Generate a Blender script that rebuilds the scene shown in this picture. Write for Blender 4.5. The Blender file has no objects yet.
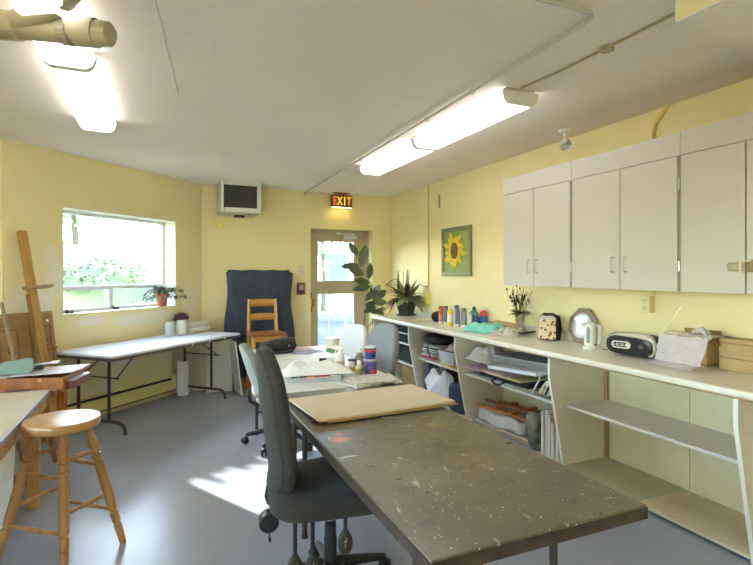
import bpy, bmesh, math, random
from mathutils import Vector, Matrix, noise
random.seed(7)
SC = bpy.context.scene
COL = SC.collection
PI = math.pi
R = math.radians
rnd = random.uniform

# ------------------------------------------------------------------ materials
def S(r, g, b):
    f = lambda v: (v/255/12.92) if v/255 <= .04045 else ((v/255+.055)/1.055)**2.4
    return (f(r), f(g), f(b), 1)

def mat(name, rgb, rough=.5, metal=0., spec=.5, vary=None, bump=None, alpha=1., sheen=0., trans=0., coat=0., emit=None):
    m = bpy.data.materials.new(name); m.use_nodes = True
    nt = m.node_tree; N = nt.nodes; L = nt.links
    b = N['Principled BSDF']; col = S(*rgb)
    b.inputs['Base Color'].default_value = col
    b.inputs['Roughness'].default_value = rough
    b.inputs['Metallic'].default_value = metal
    b.inputs['Specular IOR Level'].default_value = spec
    b.inputs['Alpha'].default_value = alpha
    b.inputs['Sheen Weight'].default_value = sheen
    b.inputs['Transmission Weight'].default_value = trans
    b.inputs['Coat Weight'].default_value = coat
    if emit:
        b.inputs['Emission Color'].default_value = S(*emit[0]); b.inputs['Emission Strength'].default_value = emit[1]
    tc = N.new('ShaderNodeTexCoord')
    if vary:
        rgb2, sc = vary[0], vary[1]; stretch = vary[2] if len(vary) > 2 else (1, 1, 1)
        mp = N.new('ShaderNodeMapping'); mp.inputs['Scale'].default_value = stretch
        L.new(tc.outputs['Object'], mp.inputs['Vector'])
        nz = N.new('ShaderNodeTexNoise'); nz.inputs['Scale'].default_value = sc; nz.inputs['Detail'].default_value = 5
        L.new(mp.outputs[0], nz.inputs['Vector'])
        cr = N.new('ShaderNodeValToRGB'); cr.color_ramp.elements[0].position = .32; cr.color_ramp.elements[1].position = .68
        cr.color_ramp.elements[0].color = col; cr.color_ramp.elements[1].color = S(*rgb2)
        L.new(nz.outputs['Fac'], cr.inputs[0]); L.new(cr.outputs[0], b.inputs['Base Color'])
    if bump:
        nz = N.new('ShaderNodeTexNoise'); nz.inputs['Scale'].default_value = bump[0]; nz.inputs['Detail'].default_value = 4
        L.new(tc.outputs['Object'], nz.inputs['Vector'])
        bp = N.new('ShaderNodeBump'); bp.inputs['Strength'].default_value = bump[1]; bp.inputs['Distance'].default_value = .01
        L.new(nz.outputs['Fac'], bp.inputs['Height']); L.new(bp.outputs[0], b.inputs['Normal'])
    return m

def wood(name, a, bcol, rough=.4, sc=3., axis=(1, 1, .06)):
    return mat(name, a, rough, vary=(bcol, sc*6, axis), bump=(60, .05))

def emitter(name, rgb, strength):
    m = bpy.data.materials.new(name); m.use_nodes = True
    N = m.node_tree.nodes; N.clear()
    e = N.new('ShaderNodeEmission'); o = N.new('ShaderNodeOutputMaterial')
    e.inputs[0].default_value = S(*rgb); e.inputs[1].default_value = strength
    m.node_tree.links.new(e.outputs[0], o.inputs[0]); return m

def pane_mat(name, refl=.06, tint=(245, 250, 250)):
    m = bpy.data.materials.new(name); m.use_nodes = True
    nt = m.node_tree; N = nt.nodes; N.clear()
    t = N.new('ShaderNodeBsdfTransparent'); t.inputs[0].default_value = S(*tint)
    g = N.new('ShaderNodeBsdfGlossy'); g.inputs['Roughness'].default_value = .03
    mx = N.new('ShaderNodeMixShader'); mx.inputs[0].default_value = refl
    o = N.new('ShaderNodeOutputMaterial')
    nt.links.new(t.outputs[0], mx.inputs[1]); nt.links.new(g.outputs[0], mx.inputs[2]); nt.links.new(mx.outputs[0], o.inputs[0])
    return m

def film_mat(name, rgb, clear=.45):
    """thin plastic film: partly see-through, partly white and glossy"""
    m = mat(name, rgb, .25, spec=.6)
    nt = m.node_tree; N = nt.nodes
    b = N['Principled BSDF']; o = [n for n in N if n.type == 'OUTPUT_MATERIAL'][0]
    t = N.new('ShaderNodeBsdfTransparent'); mx = N.new('ShaderNodeMixShader'); mx.inputs[0].default_value = 1-clear
    nt.links.new(t.outputs[0], mx.inputs[1]); nt.links.new(b.outputs[0], mx.inputs[2]); nt.links.new(mx.outputs[0], o.inputs[0])
    return m

def print_mat(name, paper, ink, sx=18, sy=90, red=None):
    """printed paper: columns and lines of grey type"""
    m = mat(name, paper, .7)
    nt = m.node_tree; N = nt.nodes; L = nt.links; b = N['Principled BSDF']
    tc = N.new('ShaderNodeTexCoord')
    mp = N.new('ShaderNodeMapping'); mp.inputs['Scale'].default_value = (sx, sy, 1)
    L.new(tc.outputs['Object'], mp.inputs[0])
    nz = N.new('ShaderNodeTexNoise'); nz.inputs['Scale'].default_value = 1; nz.inputs['Detail'].default_value = 2
    L.new(mp.outputs[0], nz.inputs['Vector'])
    cr = N.new('ShaderNodeValToRGB'); cr.color_ramp.elements[0].position = .45; cr.color_ramp.elements[1].position = .6
    cr.color_ramp.elements[0].color = S(*paper); cr.color_ramp.elements[1].color = S(*ink)
    L.new(nz.outputs['Fac'], cr.inputs[0])
    out = cr.outputs[0]
    if red:
        n2 = N.new('ShaderNodeTexNoise'); n2.inputs['Scale'].default_value = 9
        L.new(tc.outputs['Object'], n2.inputs['Vector'])
        c2 = N.new('ShaderNodeValToRGB'); c2.color_ramp.elements[0].position = .6; c2.color_ramp.elements[1].position = .68; c2.color_ramp.elements[1].color = (.5, .5, .5, 1)
        L.new(n2.outputs['Fac'], c2.inputs[0])
        mx = N.new('ShaderNodeMix'); mx.data_type = 'RGBA'
        L.new(c2.outputs[0], mx.inputs[0]); L.new(out, mx.inputs[6]); mx.inputs[7].default_value = S(*red)
        out = mx.outputs[2]
    L.new(out, b.inputs['Base Color'])
    return m

def stripes_mat(name, cols, scale, axis='Z', rough=.9):
    m = mat(name, cols[0], rough)
    nt = m.node_tree; N = nt.nodes; L = nt.links
    tc = N.new('ShaderNodeTexCoord'); sp = N.new('ShaderNodeSeparateXYZ'); L.new(tc.outputs['Object'], sp.inputs[0])
    ml = N.new('ShaderNodeMath'); ml.operation = 'MULTIPLY'; ml.inputs[1].default_value = scale; L.new(sp.outputs[axis], ml.inputs[0])
    fr = N.new('ShaderNodeMath'); fr.operation = 'FRACT'; L.new(ml.outputs[0], fr.inputs[0])
    cr = N.new('ShaderNodeValToRGB'); cr.color_ramp.interpolation = 'CONSTANT'
    e = cr.color_ramp.elements
    while len(e) < len(cols): e.new(.5)
    for i, c in enumerate(cols): e[i].position = i/len(cols); e[i].color = S(*c)
    L.new(fr.outputs[0], cr.inputs[0]); L.new(cr.outputs[0], N['Principled BSDF'].inputs['Base Color'])
    return m

def patched_wall(name, rgb, patches, patch_rgb, rgb2):
    """painted wall with filler patches; patches = (x, z, half width, half height) in the wall's own coordinates"""
    m = mat(name, rgb, .55, vary=(rgb2, 1.2), bump=(25, .12))
    nt = m.node_tree; N = nt.nodes; L = nt.links; b = N['Principled BSDF']
    base = b.inputs['Base Color'].links[0].from_socket
    tc = N.new('ShaderNodeTexCoord')
    nz = N.new('ShaderNodeTexNoise'); nz.inputs['Scale'].default_value = 7; nz.inputs['Detail'].default_value = 5
    L.new(tc.outputs['Object'], nz.inputs['Vector'])
    tot = None
    for (x, z, w, h, a) in patches:
        s = N.new('ShaderNodeVectorMath'); s.operation = 'SUBTRACT'; s.inputs[1].default_value = (x, 0, z); L.new(tc.outputs['Object'], s.inputs[0])
        d = N.new('ShaderNodeVectorMath'); d.operation = 'MULTIPLY'; d.inputs[1].default_value = (1/w, 0, 1/h); L.new(s.outputs[0], d.inputs[0])
        p = N.new('ShaderNodeVectorMath'); p.operation = 'LENGTH'; L.new(d.outputs[0], p.inputs[0])
        q = N.new('ShaderNodeMath'); q.operation = 'MULTIPLY_ADD'; q.inputs[1].default_value = 1.1; L.new(nz.outputs['Fac'], q.inputs[0]); L.new(p.outputs['Value'], q.inputs[2])
        r = N.new('ShaderNodeMapRange'); r.inputs[1].default_value = 1.75; r.inputs[2].default_value = 1.35; r.inputs[3].default_value = 0; r.inputs[4].default_value = a
        L.new(q.outputs[0], r.inputs[0])
        if tot is None: tot = r.outputs[0]
        else:
            k = N.new('ShaderNodeMath'); k.operation = 'MAXIMUM'; L.new(tot, k.inputs[0]); L.new(r.outputs[0], k.inputs[1]); tot = k.outputs[0]
    mx = N.new('ShaderNodeMix'); mx.data_type = 'RGBA'
    L.new(tot, mx.inputs[0]); L.new(base, mx.inputs[6]); mx.inputs[7].default_value = S(*patch_rgb)
    L.new(mx.outputs[2], b.inputs['Base Color'])
    return m

# ------------------------------------------------------------------ geometry
class G:
    def __init__(s): s.bm = bmesh.new(); s.M = Matrix()
    def v(s, p): return s.bm.verts.new(s.M @ Vector(p))
    def f(s, vs):
        try: return s.bm.faces.new(vs)
        except ValueError: return None
    def box(s, x0, y0, z0, x1, y1, z1):
        p = [s.v(q) for q in ((x0,y0,z0),(x1,y0,z0),(x1,y1,z0),(x0,y1,z0),(x0,y0,z1),(x1,y0,z1),(x1,y1,z1),(x0,y1,z1))]
        for q in ((3,2,1,0),(4,5,6,7),(0,1,5,4),(1,2,6,5),(2,3,7,6),(3,0,4,7)): s.f([p[i] for i in q])
        return s
    def cb(s, cx, cy, cz, w, d, h): return s.box(cx-w/2, cy-d/2, cz-h/2, cx+w/2, cy+d/2, cz+h/2)
    def prism(s, poly, a0, a1, axis='z'):
        mk = {'z': lambda x, y, a: (x, y, a), 'y': lambda x, y, a: (x, a, y), 'x': lambda x, y, a: (a, x, y)}[axis]
        A = [s.v(mk(x, y, a0)) for x, y in poly]; B = [s.v(mk(x, y, a1)) for x, y in poly]
        n = len(poly); s.f(A[::-1]); s.f(B)
        for i in range(n): s.f([A[i], A[(i+1) % n], B[(i+1) % n], B[i]])
        return s
    def sweep(s, pts, rads, n=10, cap=True):
        pts = [Vector(p) for p in pts]
        if not hasattr(rads, '__len__'): rads = [rads]*len(pts)
        up = None; rings = []
        for i, p in enumerate(pts):
            t = (pts[min(i+1, len(pts)-1)]-pts[max(i-1, 0)])
            if t.length < 1e-9: t = Vector((0, 0, 1))
            t.normalize()
            if up is None:
                up = Vector((0, 0, 1)) if abs(t.z) < .9 else Vector((1, 0, 0))
            a = t.cross(up)
            if a.length < 1e-6: a = t.orthogonal()
            a.normalize(); b = a.cross(t).normalized(); up = b
            rings.append([s.v(p+(a*math.cos(2*PI*k/n)+b*math.sin(2*PI*k/n))*rads[i]) for k in range(n)])
        for i in range(len(rings)-1):
            for k in range(n): s.f([rings[i][k], rings[i][(k+1) % n], rings[i+1][(k+1) % n], rings[i+1][k]])
        if cap: s.f(rings[0][::-1]); s.f(rings[-1])
        return s
    def rod(s, a, b, r, r2=None, n=12): return s.sweep([a, b], [r, r if r2 is None else r2], n)
    def turned(s, a, b, prof, n=14):
        a = Vector(a); b = Vector(b)
        return s.sweep([a.lerp(b, t) for t, r in prof], [r for t, r in prof], n)
    def lathe(s, prof, n=24, c=(0, 0, 0), sx=1, sy=1):
        rings = [[s.v((c[0]+r*sx*math.cos(2*PI*k/n), c[1]+r*sy*math.sin(2*PI*k/n), c[2]+z)) for k in range(n)] for r, z in prof]
        for i in range(len(rings)-1):
            for k in range(n): s.f([rings[i][k], rings[i][(k+1) % n], rings[i+1][(k+1) % n], rings[i+1][k]])
        s.f(rings[0][::-1]); s.f(rings[-1]); return s
    def pad(s, c, half, e=(.5, .5), fn=None, nu=28, nv=16):
        """rounded cushion: superquadric; e = (vertical section, plan) exponents"""
        sg = lambda w, m: math.copysign(abs(w)**m, w)
        rings = []
        for j in range(1, nv):
            ph = -PI/2+PI*j/nv; row = []
            for i in range(nu):
                th = 2*PI*i/nu
                p = Vector((half[0]*sg(math.cos(ph), e[0])*sg(math.cos(th), e[1]), half[1]*sg(math.cos(ph), e[0])*sg(math.sin(th), e[1]), half[2]*sg(math.sin(ph), e[0])))
                if fn: p = Vector(fn(p))
                row.append(s.v(Vector(c)+p))
            rings.append(row)
        for sgn, row in ((-1, rings[0]), (1, rings[-1])):
            p = Vector((0, 0, half[2]*sgn))
            if fn: p = Vector(fn(p))
            t = s.v(Vector(c)+p)
            for i in range(nu):
                a, b = row[i], row[(i+1) % nu]
                s.f([b, a, t] if sgn < 0 else [a, b, t])
        for j in range(len(rings)-1):
            for i in range(nu): s.f([rings[j][i], rings[j][(i+1) % nu], rings[j+1][(i+1) % nu], rings[j+1][i]])
        return s
    def grid(s, nx, ny, fn):
        V = [[s.v(fn(i/nx, j/ny)) for j in range(ny+1)] for i in range(nx+1)]
        for i in range(nx):
            for j in range(ny): s.f([V[i][j], V[i+1][j], V[i+1][j+1], V[i][j+1]])
        return s
    def leaf(s, base, d, nrm, L, W, bend=.2, fold=.15, n=6):
        d = Vector(d).normalized(); nrm = Vector(nrm); side = d.cross(nrm)
        if side.length < 1e-4: side = d.orthogonal()
        side.normalize(); nrm = side.cross(d).normalized(); base = Vector(base)
        rows = []
        for i in range(n+1):
            t = i/n; w = W*.5*(math.sin(PI*min(1, t*.96+.02))**.75)*(1 if t < .5 else 1)
            c = base+d*(L*t)-nrm*(bend*L*t*t)
            rows.append([s.v(c-side*w+nrm*fold*w), s.v(c), s.v(c+side*w+nrm*fold*w)])
        for i in range(n):
            for k in (0, 1): s.f([rows[i][k], rows[i][k+1], rows[i+1][k+1], rows[i+1][k]])
        return s

def O(name, g, m, parent=None, loc=None, rz=0., bevel=0., seg=2, solid=0., sub=0, ang=38, rot=None, label=None):
    me = bpy.data.meshes.new(name)
    bmesh.ops.recalc_face_normals(g.bm, faces=g.bm.faces[:])
    g.bm.to_mesh(me); g.bm.free()
    me.polygons.foreach_set('use_smooth', [True]*len(me.polygons))
    me.set_sharp_from_angle(angle=R(ang))
    for x in (m if isinstance(m, (list, tuple)) else [m]): me.materials.append(x)
    o = bpy.data.objects.new(name, me); COL.objects.link(o)
    if parent: o.parent = parent
    if loc: o.location = loc
    o.rotation_euler = rot if rot else (0, 0, rz)
    if solid: md = o.modifiers.new('thickness', 'SOLIDIFY'); md.thickness = solid; md.offset = 0
    if sub: md = o.modifiers.new('smooth', 'SUBSURF'); md.levels = sub; md.render_levels = sub
    if bevel: md = o.modifiers.new('bevel', 'BEVEL'); md.width = bevel; md.segments = seg; md.limit_method = 'ANGLE'; md.angle_limit = R(40)
    if label: o['label'] = label
    return o

def E(name, label, cat, loc=(0, 0, 0), rz=0., group=None, rot=None):
    o = bpy.data.objects.new(name, None); COL.objects.link(o); o.empty_display_size = .1
    o.location = loc; o.rotation_euler = rot if rot else (0, 0, rz)
    o['label'] = label; o['category'] = cat
    if group: o['group'] = group
    return o

def tag(o, label, cat, group=None):
    o['label'] = label; o['category'] = cat
    if group: o['group'] = group
    return o

def struct(o): o['kind'] = 'structure'; return o

def dup(src, loc, rz, label):
    kids = {}
    for q in COL.objects:
        if q.parent: kids.setdefault(q.parent, []).append(q)
    def cp(o, par):
        c = o.copy(); COL.objects.link(c)
        if par: c.parent = par
        for k in kids.get(o, []): cp(k, c)
        return c
    r = cp(src, None); r.location = loc; r.rotation_euler = (0, 0, rz); r['label'] = label
    return r

def text_into(g, s, size, M, depth=.002, bold=0.):
    cu = bpy.data.curves.new('lettering', 'FONT'); cu.body = s; cu.size = size; cu.extrude = depth; cu.offset = bold
    cu.align_x = 'CENTER'; cu.align_y = 'CENTER'
    ob = bpy.data.objects.new('lettering', cu); COL.objects.link(ob)
    bpy.context.view_layer.update()
    me = bpy.data.meshes.new_from_object(ob.evaluated_get(bpy.context.evaluated_depsgraph_get()))
    me.transform(M); g.bm.from_mesh(me)
    bpy.data.objects.remove(ob); bpy.data.curves.remove(cu); bpy.data.meshes.remove(me)

def nz3(x, y, z, s=1.): return noise.noise(Vector((x*s, y*s, z*s)))

def crumple(w, d, h, seed, nx=36, ny=30, s=7., flat=.3, edge=2.):
    """heap of crumpled sheet: height falls to the table at its rim"""
    def fn(u, v):
        x = (u-.5)*w; y = (v-.5)*d
        k = max(0, 1-((abs(u-.5)*2)**edge)) * max(0, 1-((abs(v-.5)*2)**edge))
        n = noise.turbulence(Vector((x*s+seed, y*s, seed*1.7)), 3, True)
        n2 = nz3(x, y, seed, s*2.5)
        z = .004+h*k*(flat+.9*n)+.1*h*abs(n2)*k
        return (x+.05*w*nz3(y+seed, x, 3, s), y+.05*d*nz3(x, y+seed, 9, s), max(.003, z))
    return fn
# ------------------------------------------------------------------ palette
YEL = (237, 224, 173); YEL2 = (232, 218, 163)
M_yellow = mat('yellow wall paint', YEL, .55, vary=(YEL2, 1.3), bump=(25, .12))
M_ceil = mat('off-white ceiling paint', (238, 229, 219), .8, vary=((232, 222, 211), .9), bump=(11, .45))
M_floor = mat('grey painted floor', (156, 161, 172), .27, vary=((147, 152, 164), 1.6), bump=(14, .06))
M_white = mat('white melamine', (226, 222, 208), .4, vary=((221, 216, 201), 2.))
M_cream = mat('cream paint', (224, 217, 190), .5, vary=((214, 206, 176), 2.5))
M_top = mat('white laminate', (230, 224, 206), .25, vary=((225, 218, 198), 3.))
M_frame = mat('white window frame', (214, 218, 218), .4)
M_door = mat('taupe door paint', (178, 164, 138), .45, vary=((172, 157, 130), 3.))
M_steel = mat('brushed steel', (190, 190, 188), .3, metal=1)
M_chrome = mat('chrome', (205, 205, 205), .12, metal=1)
M_black = mat('black plastic', (26, 26, 28), .45)
M_blackmetal = mat('dark brown painted steel', (62, 54, 48), .45)
M_grey = mat('grey office fabric', (54, 50, 43), .95, sheen=.05, vary=((47, 44, 38), 180.), bump=(500, .15))
M_greydark = mat('dark olive grey shell', (60, 56, 47), .9, vary=((53, 50, 42), 150.), bump=(400, .1))
M_lightgrey = mat('light grey fabric', (188, 190, 190), .9, vary=((178, 180, 181), 150.), bump=(400, .1))
M_midgrey = mat('mid grey fabric', (146, 148, 151), .9, vary=((136, 138, 142), 150.), bump=(400, .1))
M_pane = pane_mat('window glass')
M_lamp = emitter('fluorescent diffuser', (255, 252, 244), 3.6)
M_pine = wood('honey pine', (196, 140, 74), (178, 120, 58), .35)
M_stool = wood('varnished stool wood', (190, 146, 90), (170, 124, 70), .28)
M_oak = wood('pale oak', (202, 160, 92), (184, 138, 72), .45)
M_brownwood = wood('reddish brown wood', (160, 98, 50), (138, 80, 40), .35)
M_kraft = mat('kraft cardboard', (196, 168, 120), .8, vary=((188, 158, 110), 6.))
M_kraft2 = mat('brown corrugated card', (166, 132, 84), .85, vary=((150, 118, 72), 8.))
M_greyboard = mat('tan greyboard', (213, 197, 168), .75, vary=((207, 190, 160), 4.))
M_paper = mat('white paper', (232, 231, 224), .7)
M_whitepl = mat('white plastic', (232, 230, 220), .35)
M_film = film_mat('thin white plastic bag', (236, 234, 230), .3)
M_clear = film_mat('clear plastic', (225, 232, 232), .65)
M_news = print_mat('newsprint', (222, 217, 204), (166, 160, 150), 22, 110, red=(190, 150, 138))
M_navy = mat('navy cloth', (52, 62, 84), .85)
M_abs = mat('beige drain pipe', (168, 156, 122), .35, vary=((170, 156, 120), 3.))

# ------------------------------------------------------------------ room shell
H = 2.6
A = Vector((.468, 6.82, 0)); B = Vector((-1.245, 5.107, 0))
def wall(name, p0, p1, m, thick=.25, openings=(), z1=H):
    """p0 to p1 seen from inside, left to right; local x runs along the wall, +y is outward"""
    p0 = Vector(p0); p1 = Vector(p1); Ln = (p1-p0).length
    g = G(); xs = 0
    for (x0, x1, za, zb) in openings:
        g.box(xs, 0, 0, x0, thick, z1)
        if za > 0: g.box(x0, 0, 0, x1, thick, za)
        g.box(x0, 0, zb, x1, thick, z1); xs = x1
    g.box(xs, 0, 0, Ln, thick, z1)
    d = p1-p0
    return struct(O(name, g, m, loc=p0, rz=math.atan2(d.y, d.x)))

DX0, DX1 = 1.92, 2.86           # door opening
# diagonal wall: local x from B to A
LD = (A-B).length
WX0, WX1, WZ0, WZ1 = LD-1.89, LD-.448, 1.06, 2.09
PATCH = [(LD-2.0, 1.62, .07, .09, .75), (LD-1.97, 1.40, .085, .17, .75), (LD-2.10, 1.20, .13, .13, .8), (LD-1.6, .98, .16, .05, .8),
         (LD-1.48, .22, .14, .16, .6), (LD-1.25, .60, .22, .14, .7), (LD-.6, .62, .25, .22, .7), (LD-.85, .95, .5, .07, .8), (LD-.22, 1.05, .12, .22, .6),
         (LD-2.3, 1.0, .12, .3, .7), (LD-.05, 1.3, .05, .2, .5), (LD-.35, .75, .2, .2, .6)]
M_diag = patched_wall('yellow wall with filler patches', YEL, PATCH, (236, 230, 216), YEL2)
wall('wall_diagonal', B, A, M_diag, openings=[(WX0, WX1, WZ0, WZ1)])
wb = wall('wall_back', A, (3.17, 6.82, 0), M_yellow, openings=[(DX0-A.x, DX1-A.x, 0, 2.09)])
wr = wall('wall_right', (3.17, 7.07, 0), (3.17, -2.5, 0), M_yellow)
wall('wall_left', (-2.7, 5.107, 0), (B.x, 5.107, 0), M_yellow)
wall('wall_side', (-2.7, -2.5, 0), (-2.7, 5.357, 0), M_yellow, openings=[(.6, 2.9, .95, 2.2), (3.5, 5.4, .95, 2.2)])
wall('wall_near', (3.42, -2.5, 0), (-2.95, -2.5, 0), M_yellow)
foot = [(3.42, -2.75), (3.42, 7.07), (.36, 7.07), (-1.35, 5.357), (-2.95, 5.357), (-2.95, -2.75)]
struct(O('floor', G().prism(foot, -.06, 0), M_floor))
struct(O('ceiling', G().prism(foot, H, H+.1), M_ceil))
# bulkhead above the camera's right
tr = struct(O('trim_1', G().box(1.755, -2.5, 2.4, 3.17, 1.266, H), M_yellow)); 
struct(O('bulkhead_underside', G().box(1.757, -2.5, 2.392, 3.168, 1.264, 2.3995), M_ceil, parent=tr))
# scratches in the ceiling paint
g = G()
for (x0, y0, x1, y1) in ((-.056, 2.0, .098, 3.43),):
    g.sweep([(x0+(x1-x0)*t/6+.003*rnd(-1, 1), y0+(y1-y0)*t/6, 2.599) for t in range(7)], .0014, 5)
O('ceiling_crack', g, mat('dirty crack', (168, 160, 142), .9), parent=bpy.data.objects['ceiling'])

# window in the diagonal wall
WA = math.atan2(A.y-B.y, A.x-B.x)
win = struct(E('window_1', '', '', B, WA)); del win['label'], win['category']
g = G(); t = .012
g.box(WX0, .002, WZ0-.012, WX1, .19, WZ0+.004); g.box(WX0, .002, WZ1-t, WX1, .19, WZ1)
g.box(WX0, .002, WZ0, WX0+t, .19, WZ1); g.box(WX1-t, .002, WZ0, WX1, .19, WZ1)
struct(O('window_reveal', g, mat('white reveal paint', (226, 222, 205), .5), win))
g = G(); fy0, fy1 = .17, .235; fw = .035; ix0, ix1, iz0, iz1 = WX0+.01, WX1-.01, WZ0+.003, WZ1-.01
zb = 1.305
g.box(ix0, fy0, iz0, ix1, fy1, iz0+fw); g.box(ix0, fy0, iz1-fw, ix1, fy1, iz1)
g.box(ix0, fy0, iz0, ix0+fw, fy1, iz1); g.box(ix1-fw, fy0, iz0, ix1, fy1, iz1)
g.box(ix0, fy0-.01, zb-.022, ix1, fy1, zb+.022)
xm = LD-.18*1-1.17+.13
g.box(xm-.025, fy0-.006, iz0, xm+.025, fy1, zb)
struct(O('window_frame', g, M_frame, win, bevel=.004))
g = G(); g.box(xm+.005, .155, iz0+.02, xm+.035, .175, iz0+.045); g.box(WX0+.7, .15, WZ0+.004, WX0+.76, .175, WZ0+.03)
O('window_latch', g, M_blackmetal, win)
g = G(); g.box(ix0+.02, .2, iz0+.02, ix1-.02, .206, zb); g.box(ix0+.02, .2, zb, ix1-.02, .206, iz1-.02)
struct(O('window_pane', g, M_pane, win))

# added side windows, out of view, letting in daylight as soft fill
for n_, (a0, a1) in ((2, (.6, 2.9)), (3, (3.5, 5.4))):
    fill_win = struct(E('window_%d' % n_, '', '', (-2.7, -2.5, 0), R(90))); del fill_win['label'], fill_win['category']
    g = G(); z0, z1 = .95, 2.2
    g.box(a0, .1, z0, a1, .17, z0+.05); g.box(a0, .1, z1-.05, a1, .17, z1); g.box(a0, .1, z0+.05, a0+.05, .17, z1-.05); g.box(a1-.05, .1, z0+.05, a1, .17, z1-.05); g.box((a0+a1)/2-.03, .1, z0+.05, (a0+a1)/2+.03, .17, z1-.05)
    struct(O('window_frame', g, M_frame, fill_win)); struct(O('window_pane', G().box(a0+.04, .13, z0+.04, a1-.04, .136, z1-.04), M_pane, fill_win))

# back door: wooden frame and leaf with two lights
dr = struct(E('door_1', '', '', (0, 6.82, 0))); del dr['label'], dr['category']
g = G(); y0, y1 = .13, .24
g.box(DX0, y0, 0, DX0+.035, y1, 2.09); g.box(DX1-.055, y0, 0, DX1, y1, 2.09); g.box(DX0, y0, 2.055, DX1, y1, 2.09)
struct(O('door_frame', g, M_door, dr, bevel=.003))
g = G(); lx0, lx1 = DX0+.037, DX1-.057; px0, px1 = 2.075, 2.63; ly0, ly1 = .16, .205
g.box(lx0, ly0, .01, px0, ly1, 2.053); g.box(px1, ly0, .01, lx1, ly1, 2.053)
g.box(px0, ly0, .01, px1, ly1, .22); g.box(px0, ly0, 1.15, px1, ly1, 1.345); g.box(px0, ly0, 1.915, px1, ly1, 2.053)
struct(O('door_leaf', g, M_door, dr, bevel=.003))
g = G(); g.box(px0, .18, .22, px1, .186, 1.15); g.box(px0, .18, 1.345, px1, .186, 1.915)
struct(O('door_pane', g, M_pane, dr))
g = G(); g.rod((lx0+.05, ly0, 1.02), (lx0+.05, ly0-.045, 1.02), .011); g.pad((lx0+.05, ly0-.06, 1.02), (.026, .02, .026), (1, 1)); g.cb(lx0+.05, ly0-.002, 1.02, .045, .006, .12)
g.cb(lx0+.012, ly0-.004, 1.13, .025, .01, .07); g.cb(lx0+.012, ly0-.004, .93, .025, .01, .07)
O('door_knob', g, mat('brass', (190, 160, 96), .25, metal=1), dr)
g = G(); g.box(2.47, ly0-.045, 1.96, 2.66, ly0-.002, 2.01); g.box(2.34, ly0-.07, 2.02, 2.62, ly0-.045, 2.04); g.rod((2.6, ly0-.055, 1.99), (2.6, ly0-.055, 2.05), .012)
g.sweep([(2.36, ly0-.055, 2.03), (2.34, ly0-.03, 2.05), (2.45, ly0-.02, 2.07)], .008, 8)
O('door_closer', g, M_frame, dr, bevel=.004)
struct(O('door_sill', G().box(DX0, 0, -.02, DX1, .28, .006), M_steel, dr))
# white painted reveals of the door opening
g = G(); g.box(DX1-.004, .003, 0, DX1+.002, .13, 2.09)
struct(O('trim_2', g, mat('pale yellow reveal', (232, 220, 160), .5), loc=(0, 6.82, 0)))
# skirting along the back wall
struct(O('baseboard_back', G().box(.49, 6.805, 0, DX0-.01, 6.82, .09), M_yellow))

# baseboard heater under the window
ht = E('baseboard_heater', 'long pale yellow baseboard heater on the wall under the window', 'heater', B, WA)
hx0, hx1 = .35, LD-.49
g = G(); g.prism([(-.002, .06), (-.07, .06), (-.07, .075), (-.06, .085), (-.06, .19), (-.03, .235), (-.002, .24)], hx0, hx1, 'x')
O('casing', g, mat('pale yellow enamel', (226, 212, 140), .4), ht, bevel=.003)
g = G(); g.box(hx0+.03, -.066, .196, hx1-.1, -.034, .216); g.box(hx0+.03, -.072, .064, hx1-.03, -.068, .074)
O('grille_slot', g, mat('dark slot', (48, 42, 34), .8), ht)

# ------------------------------------------------------------------ daylight
def hill(x, y):
    n = (-(x-A.x)+(y-A.y))*.7071; t = ((x-A.x)+(y-A.y))*.7071
    w = max(0., min(1., (n-.55*max(t-.3, 0)-.2)/1.4)); w = w*w*(3-2*w)
    return w*(.86+.38*max(0, min(n-.5, 4.2))-.27*max(0, min(t-.3, 4))*min(1, max(0, n)/4))+.05*nz3(x, y, 0, .8)*w-.03
g = G()
g.grid(110, 100, lambda u, v: (-16+34*u, 5.2+34*v*v, hill(-16+34*u, 5.2+34*v*v)))
# drop the part that would lie inside the house
bad = [f for f in g.bm.faces if (lambda c: (c.x > .3 and c.y < 7.05) or (c.x <= .3 and (-(c.x-A.x)+(c.y-A.y))*.7071 < .32) )(f.calc_center_median())]
bmesh.ops.delete(g.bm, geom=bad, context='FACES')
M_grass = mat('sunlit grass', (108, 120, 88), .9, spec=0, vary=((136, 144, 112), .9), bump=(40, .6))
struct(O('ground_outside', g, M_grass))
g = G(); P0 = []
g.grid(14, 30, lambda u, v: (1.2+(2.4+5*v)*u+v*v*2.5+.3*math.sin(v*3), 7.08+9.5*v, .03))
struct(O('path_outside', g, mat('pale concrete path', (86, 89, 93), .9, spec=0, vary=((78, 81, 86), 3.)), solid=.02))

M_leafA = mat('sunlit green foliage', (118, 140, 98), .6, vary=((146, 166, 120), 3.))
M_leafB = mat('blue green foliage', (100, 126, 104), .6, vary=((128, 150, 124), 3.))
M_bark = mat('tree bark', (110, 96, 80), .9, vary=((90, 78, 64), 20., (1, 1, .2)))
def bush(g, c, r, n, size, flat=.8):
    c = Vector(c)
    for i in range(n):
        d = Vector((rnd(-1, 1), rnd(-1, 1), rnd(-.7, 1)))
        if d.length < .2 or d.length > 1.2: continue
        q = d.normalized()*(rnd(.6, 1.)**.6)
        p = c+Vector((q.x*r[0], q.y*r[1], q.z*r[2]))*(1+.25*nz3(q.x*2+c.x, q.y*2, q.z*2+c.y))
        g.leaf(p, (rnd(-1, 1), rnd(-1, 1), rnd(-.6, .8)), (d.x, d.y, d.z+.6), size*rnd(.7, 1.3), size*.6*rnd(.7, 1.2), .2, .1, 2)
k = 0
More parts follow.
